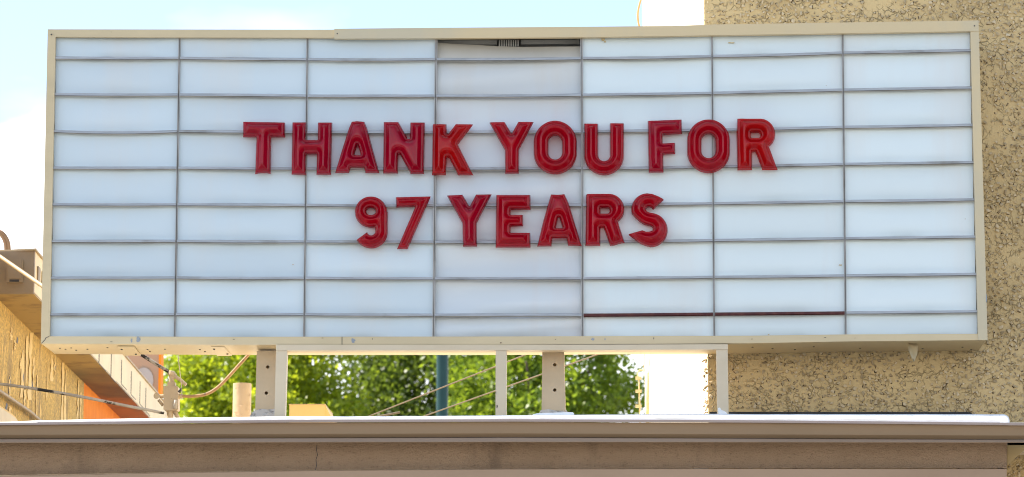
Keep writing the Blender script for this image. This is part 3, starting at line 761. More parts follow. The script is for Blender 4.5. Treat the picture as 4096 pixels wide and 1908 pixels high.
def column(px0, px1, bx0, bx1, ytop, ybot, holes, Y, label):
    a = at((px0 + px1) / 2, 1600, Y)
    th = thing('steel_column', (a[0], Y + .05, roof_z), label, 'column', 'steel columns under the sign')
    ptop = at(px0, ytop, Y)[2]
    zb = roof_z
    # front plate with real holes
    V = []; F = []
    lv = [ytop] + [h[1] for h in holes for _ in (0,)] 
    cuts = [ytop] + [(holes[0][1] + holes[1][1]) / 2] + [ybot]
    def L(y): return px0 + (bx0 - px0) * (y - ytop) / (ybot - ytop)
    def R(y): return px1 + (bx1 - px1) * (y - ytop) / (ybot - ytop)
    for (hx, hy), y0, y1 in zip(holes, cuts[:-1], cuts[1:]):
        N = 16; n0 = len(V); ringp = []
        for k in range(N):
            an = 2 * math.pi * k / N + math.pi / N
            c_, s_ = math.cos(an), math.sin(an)
            V.append(tuple(at(hx + 6.8 * c_, hy + 6.8 * s_, Y)))
            tx = ((R(hy) - hx) if c_ > 0 else (L(hy) - hx)) / (c_ if abs(c_) > 1e-6 else 1e-6)
            ty = ((y1 - hy) if s_ > 0 else (y0 - hy)) / (s_ if abs(s_) > 1e-6 else 1e-6)
            t = min(tx, ty); ex, ey = hx + c_ * t, hy + s_ * t
            ringp.append((ex, ey))
        # pull the nearest ring points on to the corners
        for X, Yc in ((L(y0), y0), (R(y0), y0), (R(y1), y1), (L(y1), y1)):
            j = min(range(N), key=lambda k: (math.atan2(ringp[k][1] - hy, ringp[k][0] - hx) - math.atan2(Yc - hy, X - hx)) ** 2); ringp[j] = (X, Yc)
        for ex, ey in ringp:
            if abs(ex - hx) > 1 and abs(ey - y0) > .5 and abs(ey - y1) > .5: ex = R(ey) if ex > hx else L(ey)
            V.append(tuple(at(ex, ey, Y)))
        for k in range(N): F.append((n0 + k, n0 + (k + 1) % N, n0 + N + (k + 1) % N, n0 + N + k))
        for k in range(N):                                     # depth of the plate at the hole
            p = V[n0 + k]; V.append((p[0], p[1] + .008, p[2]))
        for k in range(N): F.append((n0 + k, n0 + (k + 1) % N, n0 + 2 * N + (k + 1) % N, n0 + 2 * N + k))
    obj('front_plate', V, F, STEELP, th)
    t0, t1, b0, b1 = at(px0, ytop, Y), at(px1, ytop, Y), at(bx0, ybot, Y), at(bx1, ybot, Y)
    D = .115
    v, f = [], []
    mb = MB()
    for p, q, s in ((t0, b0, 1), (t1, b1, -1)):
        mb.add(*extr([(p[0], Y + .0005, p[2]), (p[0] + s * .007, Y + .0005, p[2]), (q[0] + s * .007, Y + .0005, q[2]), (q[0], Y + .0005, q[2])],
                     [(p[0], Y + D, p[2]), (p[0] + s * .007, Y + D, p[2]), (q[0] + s * .007, Y + D, q[2]), (q[0], Y + D, q[2])]))
    mb.add(*extr([(t0[0] + .0072, Y + D - .007, t0[2]), (t1[0] - .0072, Y + D - .007, t1[2]), (b1[0] - .0072, Y + D - .007, b1[2]), (b0[0] + .0072, Y + D - .007, b0[2])],
                 [(t0[0] + .0072, Y + D, t0[2]), (t1[0] - .0072, Y + D, t1[2]), (b1[0] - .0072, Y + D, b1[2]), (b0[0] + .0072, Y + D, b0[2])]))
    mb.go('tube_wall', STEELP, th)
    # crumpled flashing boot at the foot
    V = []; F = []; N = 14; r = random.Random(px0)
    w0, w1 = b0[0], b1[0]
    boot = []
    for j, (grow, zz) in enumerate(((.004, .03), (.010, .018), (.022, .0), (.034, -.03))):
        for k in range(N):
            u = k / N * 4; side = int(u); t = u - side
            cs = [(w0 - grow, Y - grow), (w1 + grow, Y - grow), (w1 + grow, Y + D + grow), (w0 - grow, Y + D + grow)]
            A, B = cs[side], cs[(side + 1) % 4]
            jit = r.uniform(-.5, .5) * .012
            V.append((A[0] + (B[0] - A[0]) * t, A[1] + (B[1] - A[1]) * t + jit * .4, b0[2] + .014 + zz + jit * (1.2 if j == 0 else .6)))
    for j in range(3):
        for k in range(N): F.append((j * N + k, j * N + (k + 1) % N, (j + 1) * N + (k + 1) % N, (j + 1) * N + k))
    obj('flashing_boot', V, F, BOOT, th, smooth=True, sharp=30)
BOOT = paint('torn_lead_flashing', (.52, .50, .46), (.07, .06, .05), .7, 22, (1, 1, 2), .5, .66, bs=.6, bscale=35, bd=.01)
column(1027, 1114, 1020, 1108, 1404, 1672, ((1071, 1468), (1065, 1572)), .17, 'square steel column with two bolt holes behind the left thin post')
column(2169, 2256, 2166, 2262, 1408, 1672, ((2219, 1459), (2219, 1560)), .17, 'square steel column with two bolt holes, right of the middle thin post')
v, f = slab([(2131, 1657), (2150, 1653), (2210, 1651), (2270, 1648), (2292, 1649), (2297, 1655), (2290, 1662), (2131, 1664)], -.20, .12)
o = obj('flashing_plate', v, f, WHITEM, None, loc=tuple(at(2210, 1664, -.1)))
tag(o, 'loose white sheet lying on the roof edge at the foot of a steel column', 'flashing')

# ------------------------------------------------------------------ pebble-dash tower on the right
TY = .435
tx0 = at(2818, 100, TY)[0]
bk = at(2574, 800, 3.2)
TOW = thing('stucco_tower', (tx0 + 1.2, 1.8, 0), 'tall tan tower wall of pebble stucco behind the right end of the sign', 'building')
XR, ZT = tx0 + 3.2, at(3000, -700, TY)[2]
v, f = extr([(tx0, TY, 0), (XR, TY, 0), (XR, TY, ZT), (tx0, TY, ZT)], [(tx0, TY + .12, 0), (XR, TY + .12, 0), (XR, TY + .12, ZT), (tx0, TY + .12, ZT)])
obj('front_wall', v, f, STONEW, TOW)
dx = bk[0] - tx0
e = .1205
v, f = extr([(tx0 + .001, TY + e, 0), (tx0 + .12, TY + e, 0), (tx0 + .12, TY + e, ZT), (tx0 + .001, TY + e, ZT)], [(bk[0], 3.2, 0), (bk[0] + .12, 3.2, 0), (bk[0] + .12, 3.2, ZT), (bk[0], 3.2, ZT)])
obj('side_wall', v, f, SIDEW, TOW)
v, f = box(bk[0] + .13, XR, 3.08, 3.2, 0, ZT); obj('rear_wall', v, f, SIDEW, TOW)
# pebbles
PV = []
for s in range(9):
    r = random.Random(500 + s); bm = bmesh.new()
    for k in range(9):
        u = Vector((r.gauss(0, 1), r.gauss(0, 1), r.gauss(0, 1))).normalized()
        bm.verts.new((u.x * r.uniform(.8, 1), u.y * .50 * r.uniform(.7, 1), u.z * r.uniform(.55, .8)))
    bmesh.ops.convex_hull(bm, input=bm.verts[:])
    for vv in [q for q in bm.verts if not q.link_faces]: bm.verts.remove(vv)
    me = bpy.data.meshes.new('pebble'); bm.to_mesh(me); me.materials.append(PEBBLE)
    bm.verts.index_update(); PV.append((me, np.array([q.co[:] for q in bm.verts]), [[q.index for q in fc.verts] for fc in bm.faces])); bm.free()
spots = []; grid = {}
rr = random.Random(77)
for tries in range(66000):
    px, py = rr.uniform(2816, 5150), rr.uniform(-705, 1980)
    p = at(px, py, TY)
    if p[0] < tx0 + .012 or p[0] > XR - .02: continue
    d = mnoise.noise(Vector((p[0] * 3.0, 1.3, p[2] * 3.0))) + .35 * mnoise.noise(Vector((p[0] * 9, 4, p[2] * 9)))
    if d < rr.uniform(-.62, .22): continue
    s = rr.uniform(.009, .0185) * (1 + .15 * d)
    key = (int(p[0] / .03), int(p[2] / .03)); ok = True
    for a in (-1, 0, 1):
        for b in (-1, 0, 1):
            for q in grid.get((key[0] + a, key[1] + b), ()):
                if (q[0] - p[0]) ** 2 + (q[1] - p[2]) ** 2 < ((q[2] + s) * .72) ** 2: ok = False
    if not ok: continue
    grid.setdefault(key, []).append((p[0], p[2], s))
    vis = py < 70 or (px > 3965 and py < 1640) or (1420 < py < 1640 and px > 2930)
    spots.append((vis and px < 4090 and py > 6, s, p, rr.randrange(9), rr.uniform(0, 6.28), rr.uniform(-.65, .65), rr.uniform(-.65, .65)))
spots.sort(key=lambda q: (not q[0], -q[1]))
rest = MB(); shade_dirt = MB()
SHADE_DIRT = paint('crevice_shade_dirt', (.065, .040, .018), (.17, .11, .05), .9, 26)
for i, (vis, s, p, k, ry, rx, rz) in enumerate(spots):
    R = Matrix.Rotation(ry, 4, 'Y') @ Matrix.Rotation(rx, 4, 'X') @ Matrix.Rotation(rz, 4, 'Z')
    asp = .7 + .5 * ((i * 37) % 10) / 10
    pos = Vector((p[0], TY - s * .45, p[2]))
    Mx = Matrix.Translation(pos) @ R @ Matrix.Diagonal((s, s * 1.1, s * asp, 1))
    q = random.Random(i)
    ol = sorted([(R @ Vector((u[0] * s, u[1] * s * 1.1, u[2] * s * asp))) for u in PV[k][1].tolist()], key=lambda e_: math.atan2(e_.z, e_.x))
    n_ = len(ol); st_ = q.randrange(n_)
    for m2 in range(q.choice((0, 1, 1, 2, 2))):             # dark strips by the stone: crevice shade and dirt put into colour
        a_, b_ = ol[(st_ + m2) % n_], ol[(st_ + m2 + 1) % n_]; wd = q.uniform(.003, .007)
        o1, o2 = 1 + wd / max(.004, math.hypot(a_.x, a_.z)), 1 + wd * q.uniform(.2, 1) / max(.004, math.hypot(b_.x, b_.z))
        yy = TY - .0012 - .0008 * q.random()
        shade_dirt.add([(p[0] + a_.x * .93, yy, p[2] + a_.z * .93), (p[0] + a_.x * o1, yy, p[2] + a_.z * o1), (p[0] + b_.x * o2, yy, p[2] + b_.z * o2), (p[0] + b_.x * .93, yy, p[2] + b_.z * .93)], [(0, 1, 2, 3)])
    if i < 290 and vis:
        o = bpy.data.objects.new('pebble', PV[k][0]); COL.objects.link(o); o.parent = TOW
        o.matrix_local = Matrix.Translation(-root_loc(TOW)) @ Mx
    else:
        VV = [tuple(Mx @ Vector(q)) for q in PV[k][1].tolist()]
        rest.add(VV, PV[k][2])
rest.go('pebble_dash', PEBBLE, TOW)['kind'] = 'stuff'
shade_dirt.go('shade_dirt', SHADE_DIRT, TOW)['kind'] = 'stuff'
# ragged edge lumps at the corner
mb = MB(); r = random.Random(5)
for i in range(60):
    y = r.uniform(1400, 1660) if i < 40 else r.uniform(-60, 90)
    p = at(2822 + r.uniform(-8, 14), y, TY); s = r.uniform(.006, .016)
    Mx = Matrix.Translation((p[0], TY + r.uniform(-.008, .02), p[2])) @ Matrix.Rotation(r.uniform(0, 6), 4, 'Y') @ Matrix.Diagonal((s, s, s * .8, 1))
    k = r.randrange(9); mb.add([tuple(Mx @ Vector(q)) for q in PV[k][1].tolist()], PV[k][2])
mb.go('corner_rubble', PEBBLE, TOW)['kind'] = 'stuff'
# conduits and cable on the tower's rear left edge
CB = paint('cable_sheath', (.66, .50, .27), (.58, .42, .2), .5, 8)
v, f = tube(curve_pts([at(2582, -60, 3.0), at(2566, -10, 3.0), at(2553, 40, 3.0), at(2552, 80, 3.0), at(2560, 115, 3.0), at(2575, 160, 3.05), at(2578, 240, 3.15)]), .0065, 8)
obj('cable', v, f, paint('orange_cable', (.58, .36, .13), (.5, .3, .1), .5, 8), TOW, smooth=True)
v, f = tube([at(2576, 1300, 3.12), at(2576, 1490, 3.12)], .0035, 8); obj('cable', v, f, CB, TOW, smooth=True)
v, f = tube(curve_pts([at(2604, 1300, 2.9), at(2600, 1420, 2.9), at(2594, 1495, 2.95)]), .0022, 8); obj('cable', v, f, CB, TOW, smooth=True)
v, f = tube([at(2590, 1492, 2.95), at(2591, 1700, 2.95)], .0085, 10); obj('conduit', v, f, CB, TOW, smooth=True)
v, f = tube(curve_pts([at(2572, 1480, 3.15), at(2556, 1482, 3.15), at(2551, 1496, 3.15), at(2555, 1530, 3.15), at(2558, 1600, 3.15), at(2560, 1700, 3.15)]), .005, 8); obj('cable', v, f, CB, TOW, smooth=True)
for y in (1512, 1565, 1625):
    v, f = box(*[q for a in ((at(2542, y, 3.15)[0], at(2566, y, 3.15)[0]), (3.13, 3.17), (at(2550, y + 5, 3.15)[2], at(2550, y - 5, 3.15)[2])) for q in a]); obj('clamp', v, f, CB, TOW)

# ------------------------------------------------------------------ plaster building at the left
Y0 = 1.2
bfr = at(134.8, 1175, Y0); BZ0 = bfr[2]                       # beam: front lower right corner
bfl = at(-28, 1175, Y0); bft = at(134.8, 1004.8, Y0)
brr = atz(592, 1667, BZ0); wrr = atz(482, 1672, BZ0)          # beam and wall edges met again further back
LB = thing('plaster_building', (bfl[0] - .6, 3.5, roof_z), 'weathered yellow plaster building with a boxed eave beam left of the sign', 'building')
hb = bft[2] - BZ0
dwall = (wrr - bfl); dbeam = (brr - bfr); dwall[2] = dbeam[2] = 0
far = 1.35
wA = bfl - dwall * .12; wB = bfl + dwall * far
bA, bB = bfr, bfr + dbeam * far
# wall with the orange part further back
def wallseg(t0, t1, mat, name):
    a, b = bfl + dwall * t0, bfl + dwall * t1
    v, f = extr([(a[0], a[1], roof_z - .1), (a[0], a[1], BZ0 + hb), (a[0] - .15, a[1], BZ0 + hb), (a[0] - .15, a[1], roof_z - .1)],
                [(b[0], b[1], roof_z - .1), (b[0], b[1], BZ0 + hb), (b[0] - .15, b[1], BZ0 + hb), (b[0] - .15, b[1], roof_z - .1)])
    return obj(name, v, f, mat, LB)
# where the wall turns orange: sight line at px 336
def wall_t(px):
    lo, hi = -.2, 3
    for _ in range(50):
        m2 = (lo + hi) / 2; p = bfl + dwall * m2; d = p - CAM
        x = 2048 + FPX * (d @ RGT) / (d @ FWD)
        if x < px: lo = m2
        else: hi = m2
    return lo
tO = wall_t(337)
wallseg(-.12, tO - .001, PLASTER, 'plaster_wall')
wallseg(tO, far, ORANGE, 'orange_wall')
# beam: end board, soffit, side board
z0, z1 = BZ0, BZ0 + hb
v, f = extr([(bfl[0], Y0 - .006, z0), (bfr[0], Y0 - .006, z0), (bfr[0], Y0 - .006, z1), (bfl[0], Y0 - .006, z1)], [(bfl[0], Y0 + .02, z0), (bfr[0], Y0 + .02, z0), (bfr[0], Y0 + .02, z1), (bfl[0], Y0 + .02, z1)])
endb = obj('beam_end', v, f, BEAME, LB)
def strip(a0, a1, b0, b1, th, name, mat):   # quad a0-a1 (front), b0-b1 (rear), thickness vector th
    q = [np.array(p) for p in (a0, a1, b1, b0)]; v, f = extr(q, [p + th for p in q]); return obj(name, v, f, mat, LB)
sf, sr_ = Y0 + .021, far
p_ = lambda base, d, t, z: (base[0] + d[0] * t, base[1] + d[1] * t, z)
e0 = .021 / dbeam[1]
strip(p_(bfl, dwall, e0, z0), p_(bfr, dbeam, e0, z0), p_(bfl, dwall, far, z0), p_(bfr, dbeam, far, z0), np.array((0, 0, .012)), 'beam_soffit', BEAMU)
side = strip(p_(bfr, dbeam, e0, z0 + .001), p_(bfr, dbeam, e0, z1), p_(bfr, dbeam, far, z0 + .001), p_(bfr, dbeam, far, z1), np.array((-.012, 0, 0)), 'beam_side', BEAMF)
strip(p_(bfl, dwall, e0, z1 + .001), p_(bfr + np.array((.012, 0, 0)), dbeam, -.006, z1 + .001), p_(bfl, dwall, far, z1 + .001), p_(bfr + np.array((.012, 0, 0)), dbeam, far, z1 + .001), np.array((0, 0, .010)), 'beam_cap', TUBEP)
# access panels outlined on the beam side, and the slotted vent near its front
def on_side(t, fz, proud=.003):
    b = bfr + dbeam * t; return np.array((b[0] + proud, b[1], z0 + (z1 - z0) * fz))
for t0, t1, fa, fb in ((.50, .56, .02, .97), (.61, .655, .0, .95), (.71, .765, .12, .8), (.81, .86, .12, .8), (.905, .95, .12, .8), (.97, 1.02, .1, .8)):
    q = [on_side(t0, fa), on_side(t1, fa), on_side(t1, fb), on_side(t0, fb)]
    o = np.array((-.0028, 0, 0)); v, f = extr(q, [p + o for p in q]); pn = obj('access_panel', v, f, BEAMF, LB)
    for (ta, tb, ga, gb) in ((t0 - .004, t0, fa, fb), (t0, t1, fa - .02, fa)):
        q = [on_side(ta, ga, .0012), on_side(tb, ga, .0012), on_side(tb, gb, .0012), on_side(ta, gb, .0012)]
        v, f = extr(q, [p + np.array((-.001, 0, 0)) for p in q]); obj('seam', v, f, DARK, pn)
vb = None
for t0, t1, fa, fb in ((.018, .032, .30, .72), (.048, .066, .34, .72), (.082, .09, .36, .66)):
    q = [on_side(t0, fa, .008), on_side(t1, fa, .008), on_side(t1, fb, .008), on_side(t0, fb, .008)]
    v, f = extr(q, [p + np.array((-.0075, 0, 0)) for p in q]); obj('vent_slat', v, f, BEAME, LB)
# cover box on the beam end
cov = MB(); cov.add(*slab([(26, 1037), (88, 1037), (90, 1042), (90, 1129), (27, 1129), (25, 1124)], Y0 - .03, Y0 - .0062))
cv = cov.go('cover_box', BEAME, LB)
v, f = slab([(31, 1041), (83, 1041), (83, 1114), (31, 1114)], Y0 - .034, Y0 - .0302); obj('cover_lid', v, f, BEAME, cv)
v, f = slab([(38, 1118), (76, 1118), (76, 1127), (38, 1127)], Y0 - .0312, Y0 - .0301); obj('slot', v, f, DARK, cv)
# loose paint: long curled skins on the plaster wall
r = random.Random(12)
def wall_pt(px, py, out):
    t = wall_t(px); b = bfl + dwall * t
    dpt = ray(px, py); s = (b[1] - CAM[1]) / dpt[1]; z = CAM[2] + dpt[2] * s
    return np.array((b[0] + out, b[1], z))
fl_spec = [(92, 1400, 1590, 12), (108, 1345, 1540, 9), (122, 1330, 1600, 16), (86, 1432, 1475, 9), (136, 1430, 1560, 5), (150, 1500, 1670, 5), (207, 1420, 1525, 11), (218, 1430, 1500, 5), (250, 1450, 1680, 10), (262, 1480, 1690, 8), (312, 1520, 1690, 6), (322, 1570, 1690, 5), (45, 1310, 1360, 8), (60, 1360, 1400, 6), (104, 1560, 1640, 8), (190, 1450, 1600, 3), (44, 1500, 1600, 4), (48, 1625, 1680, 9)]
for i, (px, ya, yb, wd) in enumerate(fl_spec):
    N = 9; V = []; F = []
    for j in range(N + 1):
        t = j / N; y = ya + (yb - ya) * t
        w2 = wd * (.35 + .65 * abs(math.sin(2.2 * t + i))) * r.uniform(.7, 1.1); c_ = px + r.uniform(-2, 2)
        V += [tuple(wall_pt(c_ - w2 / 2, y, .002 + r.uniform(.0, .004))), tuple(wall_pt(c_, y, .004)), tuple(wall_pt(c_ + w2 / 2, y, .002 + r.uniform(0, .006)))]
    for j in range(N): a = 3 * j; F += [(a, a + 1, a + 4, a + 3), (a + 1, a + 2, a + 5, a + 4)]
    obj('paint_flake', V, F, FLAKE, LB)
# dark gashes where plaster has fallen out
for i, (px, ya, yb, wd) in enumerate(((45, 1498, 1590, 5), (97, 1480, 1535, 4), (132, 1520, 1560, 4), (35, 1610, 1640, 6), (219, 1450, 1490, 4), (70, 1345, 1375, 4))):
    q = [wall_pt(px, ya, .0012), wall_pt(px + wd, ya + (yb - ya) * .3, .0012), wall_pt(px + wd * .6, yb, .0012), wall_pt(px - wd * .6, yb - (yb - ya) * .2, .0012)]
    v, f = extr(q, [p + np.array((-.001, 0, 0)) for p in q]); obj('gouge', v, f, DARK, LB)
# pale arched panel low on the wall
arc = [(-40, 1700), (-40, 1600), (-10, 1618), (20, 1640), (50, 1660), (70, 1676), (82, 1700)]
q = [wall_pt(x, y, .012) for x, y in arc]; v, f = extr(q, [p + np.array((-.011, 0, 0)) for p in q]); obj('arched_panel', v, f, BEAMF, LB)
q = [wall_pt(x, y - 9, .006) for x, y in arc[1:]] + [wall_pt(95, 1700, .006)]; q = [wall_pt(-40, 1700, .006)] + q
v, f = extr(q, [p + np.array((-.005, 0, 0)) for p in q]); obj('arch_edge', v, f, FLAKE, LB)

# conduits by the left building
def pipe(name, pts, r, mat, label, cat='pipe', n=8, group=None, smooth_n=8):
    P = curve_pts(pts, smooth_n) if len(pts) > 2 else pts
    lo = min(P, key=lambda p: p[2]); v, f = tube(P, r, n)
    o = obj(name, v, f, mat, None, loc=tuple(lo), smooth=True, sharp=60); return tag(o, label, cat, group)
pipe('conduit_pipe', [at(-60, 985, 1.05), at(205, 1168, .50)], .0115, TUBEP, 'tan conduit slanting down across the boxed beam end to the left edge of the sign', 'pipe', 12)
for i, (a, b, lb) in enumerate(((25, .011, 'inner curved brown conduit rising from the eave beam at the left picture edge'), (37, .011, 'outer curved brown conduit rising from the eave beam at the left picture edge'))):
    pipe('conduit_pipe', [at(a - .5, 1006, 1.45), at(a - 3, 975, 1.45), at(a - 14, 948, 1.45), at(a - 34, 928, 1.45), at(a - 80, 915, 1.45)], b, paint('brown_conduit_%s' % 'ab'[i], (.30, .19, .11), (.25, .15, .08), .5, 5), lb, 'pipe', 12, 'curved conduits on the beam')
pipe('conduit_pipe', [at(-60, 1529, 1.15), at(100, 1549, 1.2), at(330, 1588, 1.3), at(500, 1622, 1.4), at(655, 1652, 1.5)], [.0085] * 33, PEEL, 'long conduit with peeling black and white paint reaching the junction box from the left', 'pipe', 12)
pp = [wall_pt(-40, 1546, .03), wall_pt(0, 1573, .03), wall_pt(60, 1614, .03), wall_pt(112, 1650, .03), wall_pt(150, 1684, .03)]
wp = pipe('wall_conduit', pp, .012, TUBEP, 'yellow conduit clipped to the plaster wall near the roof edge, lower left', 'pipe', 12)
JB = thing('junction_box', tuple(at(682, 1675, 1.6)), 'painted conduit junction box with pipes and elbows standing on the roof edge', 'junction box')
JB.location.z = roof_z; JP = paint('junction_paint', (.50, .40, .27), (.40, .31, .20), .5, 8, spots=((.06, .04, .03), 20, .72), bs=.3, bscale=30)
YB = 1.55
def rbox(x0, x1, y0, y1, Y0_, Y1_):
    c = 4; return slab([(x0 + c, y0), (x1 - c, y0), (x1, y0 + c), (x1, y1 - c), (x1 - c, y1), (x0 + c, y1), (x0, y1 - c), (x0, y0 + c)], Y0_, Y1_)
v, f = rbox(654, 712, 1544, 1641, YB - .04, YB + .04); bod = obj('box_body', v, f, JP, JB)
v, f = slab([(676, 1572), (687, 1572), (687, 1604), (676, 1604)], YB - .0425, YB - .0402); obj('name_plate', v, f, JP, bod)
v, f = rbox(669, 701, 1526, 1545, YB - .022, YB + .022); obj('collar', v, f, JP, JB)
v, f = tube([at(686, 1528, YB), at(686, 1502, YB)], .0155, 12); obj('neck', v, f, JP, JB, smooth=True, sharp=50)
v, f = tube([at(676, 1490, YB - .02), at(690, 1495, YB), at(700, 1504, YB)], [.014, .018, .015], 12); obj('elbow', v, f, JP, JB, smooth=True, sharp=50)
v, f = tube([at(540, 1403, YB - .05), at(681, 1491, YB - .005)], .010, 10); obj('inlet_pipe', v, f, PEEL, JB, smooth=True, sharp=50)
v, f = tube([at(698, 1505, YB), at(722, 1520, YB), at(744, 1540, YB)], [.012, .010, .011], 10); obj('outlet_stub', v, f, JP, JB, smooth=True, sharp=50)
v, f = tube([at(656, 1585, YB), at(640, 1585, YB)], .011, 10); obj('side_hub', v, f, JP, JB, smooth=True, sharp=50)
v, f = tube([at(626, 1583, YB - .02), at(626, 1584, YB + .02)], .0175, 12); obj('round_cap', v, f, JP, JB, smooth=True, sharp=50)
v, f = tube([at(634, 1600, YB), at(652, 1622, YB)], .009, 8); obj('brace', v, f, JP, JB, smooth=True)
v, f = tube([at(712, 1586, YB), at(730, 1584, YB)], .015, 10); obj('side_hub', v, f, JP, JB, smooth=True, sharp=50)
v, f = tube([at(703, 1600, YB - .045), at(700, 1635, YB - .045)], [.010, .013], 8); obj('handle', v, f, PEEL, JB, smooth=True)
v, f = tube([at(680, 1640, YB), at(680, 1700, YB)], .019, 12); obj('riser', v, f, JP, JB, smooth=True, sharp=50)
v, f = tube([at(694, 1636, YB), at(722, 1690, YB)], [.014, .010], 8); obj('brace', v, f, JP, JB, smooth=True)
ENDS = paint('rusty_conduit', (.40, .24, .11), (.28, .15, .07), .55, 10, spots=((.08, .05, .04), 18, .68))
pipe('conduit_pipe', [at(728, 1584, YB), at(770, 1585, YB), at(820, 1578, YB), at(860, 1558, YB), at(900, 1522, YB), at(960, 1456, YB), at(1015, 1396, YB)], .0095, ENDS, 'rusty tan conduit curving up from the junction box to the underside of the sign', 'pipe', 10)
pipe('hanging_wire', [at(711, 1395, 1.2), at(714, 1440, 1.2), at(720, 1490, 1.25), at(726, 1545, 1.3), at(727, 1575, 1.3)], .0026, PEEL, 'thin brown wire hanging from the sign to beside the junction box', 'wire', 6)
v, f = tube([at(716, 1570, 1.3), at(724, 1552, 1.3)], [.010, .004], 8); o = obj('bell_clip', v, f, DARK, None, loc=tuple(at(716, 1570, 1.3)), smooth=True); tag(o, 'small dark bell shaped clip on the hanging wire beside the junction box', 'clip')

# far pink house with an orange edge
FH = thing('pink_house', (at(560, 1500, 9.6)[0] - .4, 10.2, 0), 'distant pink plaster house with an orange corner edge behind the left beam', 'house')
hx1 = at(634, 1500, 9.6)[0]; hx2 = at(643.5, 1500, 9.6)[0]; hz = at(600, 1180, 9.6)[2]
v, f = box(hx1 - 1.3, hx1, 9.6, 9.74, 0, hz); obj('wall', v, f, PINK, FH)
v, f = box(hx1 + .001, hx1 + .02, 9.595, 9.745, 0, hz); obj('corner_edge', v, f, ORANGE, FH)
v, f = slab([(575 + 38 * math.cos(a * math.pi / 10), 1520 + 50 * math.sin(a * math.pi / 10)) for a in range(20)], 9.585, 9.598); obj('grey_disc', v, f, GREYD, FH)

# ------------------------------------------------------------------ things on the roof and behind
p0, p1 = at(932, 1540, 1.0), at(1006, 1540, 1.0); rad = (p1[0] - p0[0]) / 2; cx = (p0[0] + p1[0]) / 2; ztop = at(970, 1530, 1.0 - rad)[2]
VS = thing('vent_pipe', (cx, 1.0, roof_z), 'thick stubby cream vent pipe with flaking paint, left of the steel column', 'pipe')
VENTP = paint('flaking_vent_paint', (.56, .43, .29), (.48, .36, .23), .5, 5, (1, 1, 1), .4, .75, spots=((.16, .10, .06), 13, .68), bs=.5, bscale=22, bd=.006)
N = 28; V = []; F = []
for rr_, z in ((rad, roof_z - .03), (rad * 1.0, ztop - .01), (rad * .985, ztop), (rad * .88, ztop), (rad * .86, ztop - .15)):
    for k in range(N): V.append((cx + rr_ * math.cos(6.28318 * k / N), 1.0 + rr_ * math.sin(6.28318 * k / N), z))
for j in range(4):
    for k in range(N): F.append((j * N + k, j * N + (k + 1) % N, (j + 1) * N + (k + 1) % N, (j + 1) * N + k))
obj('pipe_wall', V, F, VENTP, VS, smooth=True, sharp=40)
r = random.Random(8)
for i in range(16):
    a = r.uniform(3.6, 5.9); z = r.uniform(roof_z + .02, ztop - .02); s = r.uniform(.004, .010)
    V = []
    for k in range(6):
        b = a + s / rad * math.cos(k * 1.047) * r.uniform(.5, 1.3); zz = z + s * .7 * math.sin(k * 1.047)
        rq = rad + r.uniform(.002, .005); V.append((cx + rq * math.cos(b), 1.0 + rq * math.sin(b), zz))
    obj('paint_flake', V, [tuple(range(6))], VENTP, VS)

HD = thing('roof_hood', tuple(at(1230, 1670, 2.6)), 'ochre metal hood box on the roof behind the thin left post', 'vent hood')
v, f = slab([(1157.5, 1618), (1299, 1618), (1300, 1720), (1157, 1720)], 2.6, 3.1); obj('hood_body', v, f, YELL, HD)
v, f = slab([(1299.6, 1618), (1325, 1668), (1340, 1720), (1300.5, 1720)], 2.61, 3.1); obj('hood_side', v, f, YELL, HD)
v, f = slab([(1155, 1615.5), (1301, 1615.5), (1301, 1618), (1155, 1618)], 2.595, 3.11); obj('hood_rim', v, f, TUBEP, HD)

WIRE = paint('guy_wire_sheath', (.15, .115, .075), (.12, .09, .06), .7, 6)
pipe('guy_wire', [at(1440, 1679, 4.2), at(2404, 1300, .55)], .0044, WIRE, 'upper tan guy wire slanting up behind the thin posts to the sign', 'guy wire', 8, 'guy wires behind the sign')
pipe('guy_wire', [at(1650, 1681, 4.2), at(2720, 1300, .55)], .0044, WIRE, 'lower tan guy wire slanting up behind the thin posts to the sign', 'guy wire', 8, 'guy wires behind the sign')
pipe('guy_wire', [at(1480, 1672, 4.6), at(1600, 1649, 4.6)], .007, WIRE, 'short loose wire end poking up above the roof edge under the guy wires', 'guy wire', 8, 'guy wires behind the sign')

SP = thing('street_pole', (at(1769, 1500, 30)[0], 30, 0), 'tall teal green metal street pole in front of the trees', 'pole')
ptop = at(1769, 620, 30)[2]
v, f = tube([(SP.location.x, 30, 0), (SP.location.x, 30, ptop)], [.096, .084], 20); obj('pole_shaft', v, f, TEAL, SP, smooth=True, sharp=50)
v, f = tube([(SP.location.x, 30, 0), (SP.location.x, 30, .5)], [.16, .14], 16); obj('pole_base', v, f, TEAL, SP, smooth=True, sharp=50)
v, f = tube([(SP.location.x, 30, ptop), (SP.location.x, 30, ptop + .06)], [.09, .03], 16); obj('pole_cap', v, f, TEAL, SP, smooth=True, sharp=50)

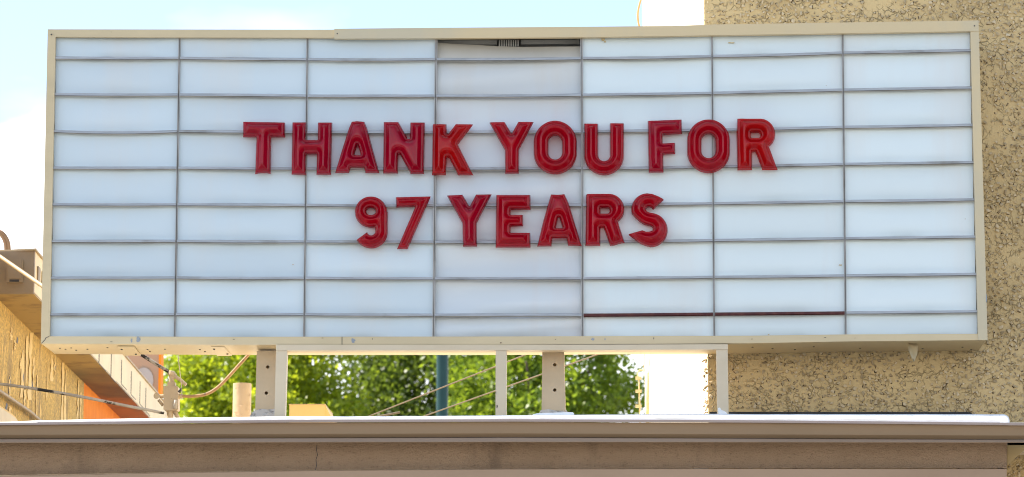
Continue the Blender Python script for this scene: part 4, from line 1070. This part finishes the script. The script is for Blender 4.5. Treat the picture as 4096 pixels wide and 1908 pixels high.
# ------------------------------------------------------------------ trees
def tree(px, Y, zc, rx, rz, ncl, nlf, leaf, mat, seed, label, name='leafy_tree'):
    r = np.random.RandomState(seed); base = at(px, 1500, Y)
    th = thing(name, (base[0], Y, 0), label, 'tree', 'trees behind the sign')
    mb = MB(); rd = random.Random(seed)
    trunk = [(base[0] + .12 * math.sin(i * 1.3), Y + .1 * math.cos(i), zc * i / 8) for i in range(9)]
    mb.add(*tube(trunk, [.20 - .018 * i for i in range(9)], 8))
    for i in range(16):
        a = rd.uniform(0, 6.28); h0 = rd.uniform(.35, .95) * zc; L = rd.uniform(.5, .9)
        s = np.array((base[0], Y, h0)); e = np.array((base[0] + rx * L * math.cos(a), Y + rx * L * math.sin(a), min(zc + rz * .7, h0 + rd.uniform(.5, 1.8))))
        mid = (s + e) / 2 + np.array((0, 0, -.15)); mb.add(*tube(curve_pts([s, mid, e], 4), [.06 - .005 * k for k in range(9)], 5))
    mb.go('trunk', BARK, th, smooth=True)
    # clump centres
    u = r.normal(size=(ncl, 3)); u /= np.linalg.norm(u, axis=1)[:, None]
    rad_ = r.uniform(.25, 1, ncl) ** .5
    c = u * rad_[:, None] * np.array((rx, rx, rz)) * (1 + .16 * np.sin(3 * u[:, :1] + 5 * u[:, 2:3] + seed))
    c += np.array((base[0], Y, zc))
    P = np.repeat(c, nlf, 0) + r.normal(size=(ncl * nlf, 3)) * np.array((.21, .21, .15))
    n = len(P)
    d1 = r.normal(size=(n, 3)); d1 /= np.linalg.norm(d1, axis=1)[:, None]
    d2 = np.cross(d1, r.normal(size=(n, 3))); d2 /= np.linalg.norm(d2, axis=1)[:, None] + 1e-9
    s = leaf * r.uniform(.6, 1.25, n)[:, None]
    V = np.stack([P - d1 * s, P + d2 * s * .5, P + d1 * s, P - d2 * s * .5], 1).reshape(-1, 3) - np.array(th.location)
    me = bpy.data.meshes.new('crown')
    me.vertices.add(4 * n); me.vertices.foreach_set('co', V.ravel())
    me.loops.add(4 * n); me.loops.foreach_set('vertex_index', np.arange(4 * n, dtype=np.int32))
    me.polygons.add(n); me.polygons.foreach_set('loop_start', np.arange(0, 4 * n, 4, dtype=np.int32)); me.polygons.foreach_set('loop_total', np.full(n, 4, dtype=np.int32))
    me.update(calc_edges=True); me.materials.append(mat)
    o = bpy.data.objects.new('crown', me); COL.objects.link(o); o.parent = th
zs = at(1500, 1480, 40)[2]
tree(1060, 40, zs - .9, 1.95, 2.6, 230, 200, .066, LEAF1, 1, 'sunlit yellow green tree seen between the thin left post and the middle post')
tree(1640, 43, zs - 1.0, 1.9, 2.8, 250, 200, .062, LEAF2, 2, 'dark green tree behind the teal street pole')
tree(2170, 40, zs - .7, 1.66, 2.6, 210, 160, .064, LEAF3, 3, 'mid green tree beside the bright tower edge with sky gaps at its right')
tree(760, 44, zs - .9, 0.95, 2.2, 110, 85, .062, LEAF3, 4, 'loose green tree seen around the junction box at the left')
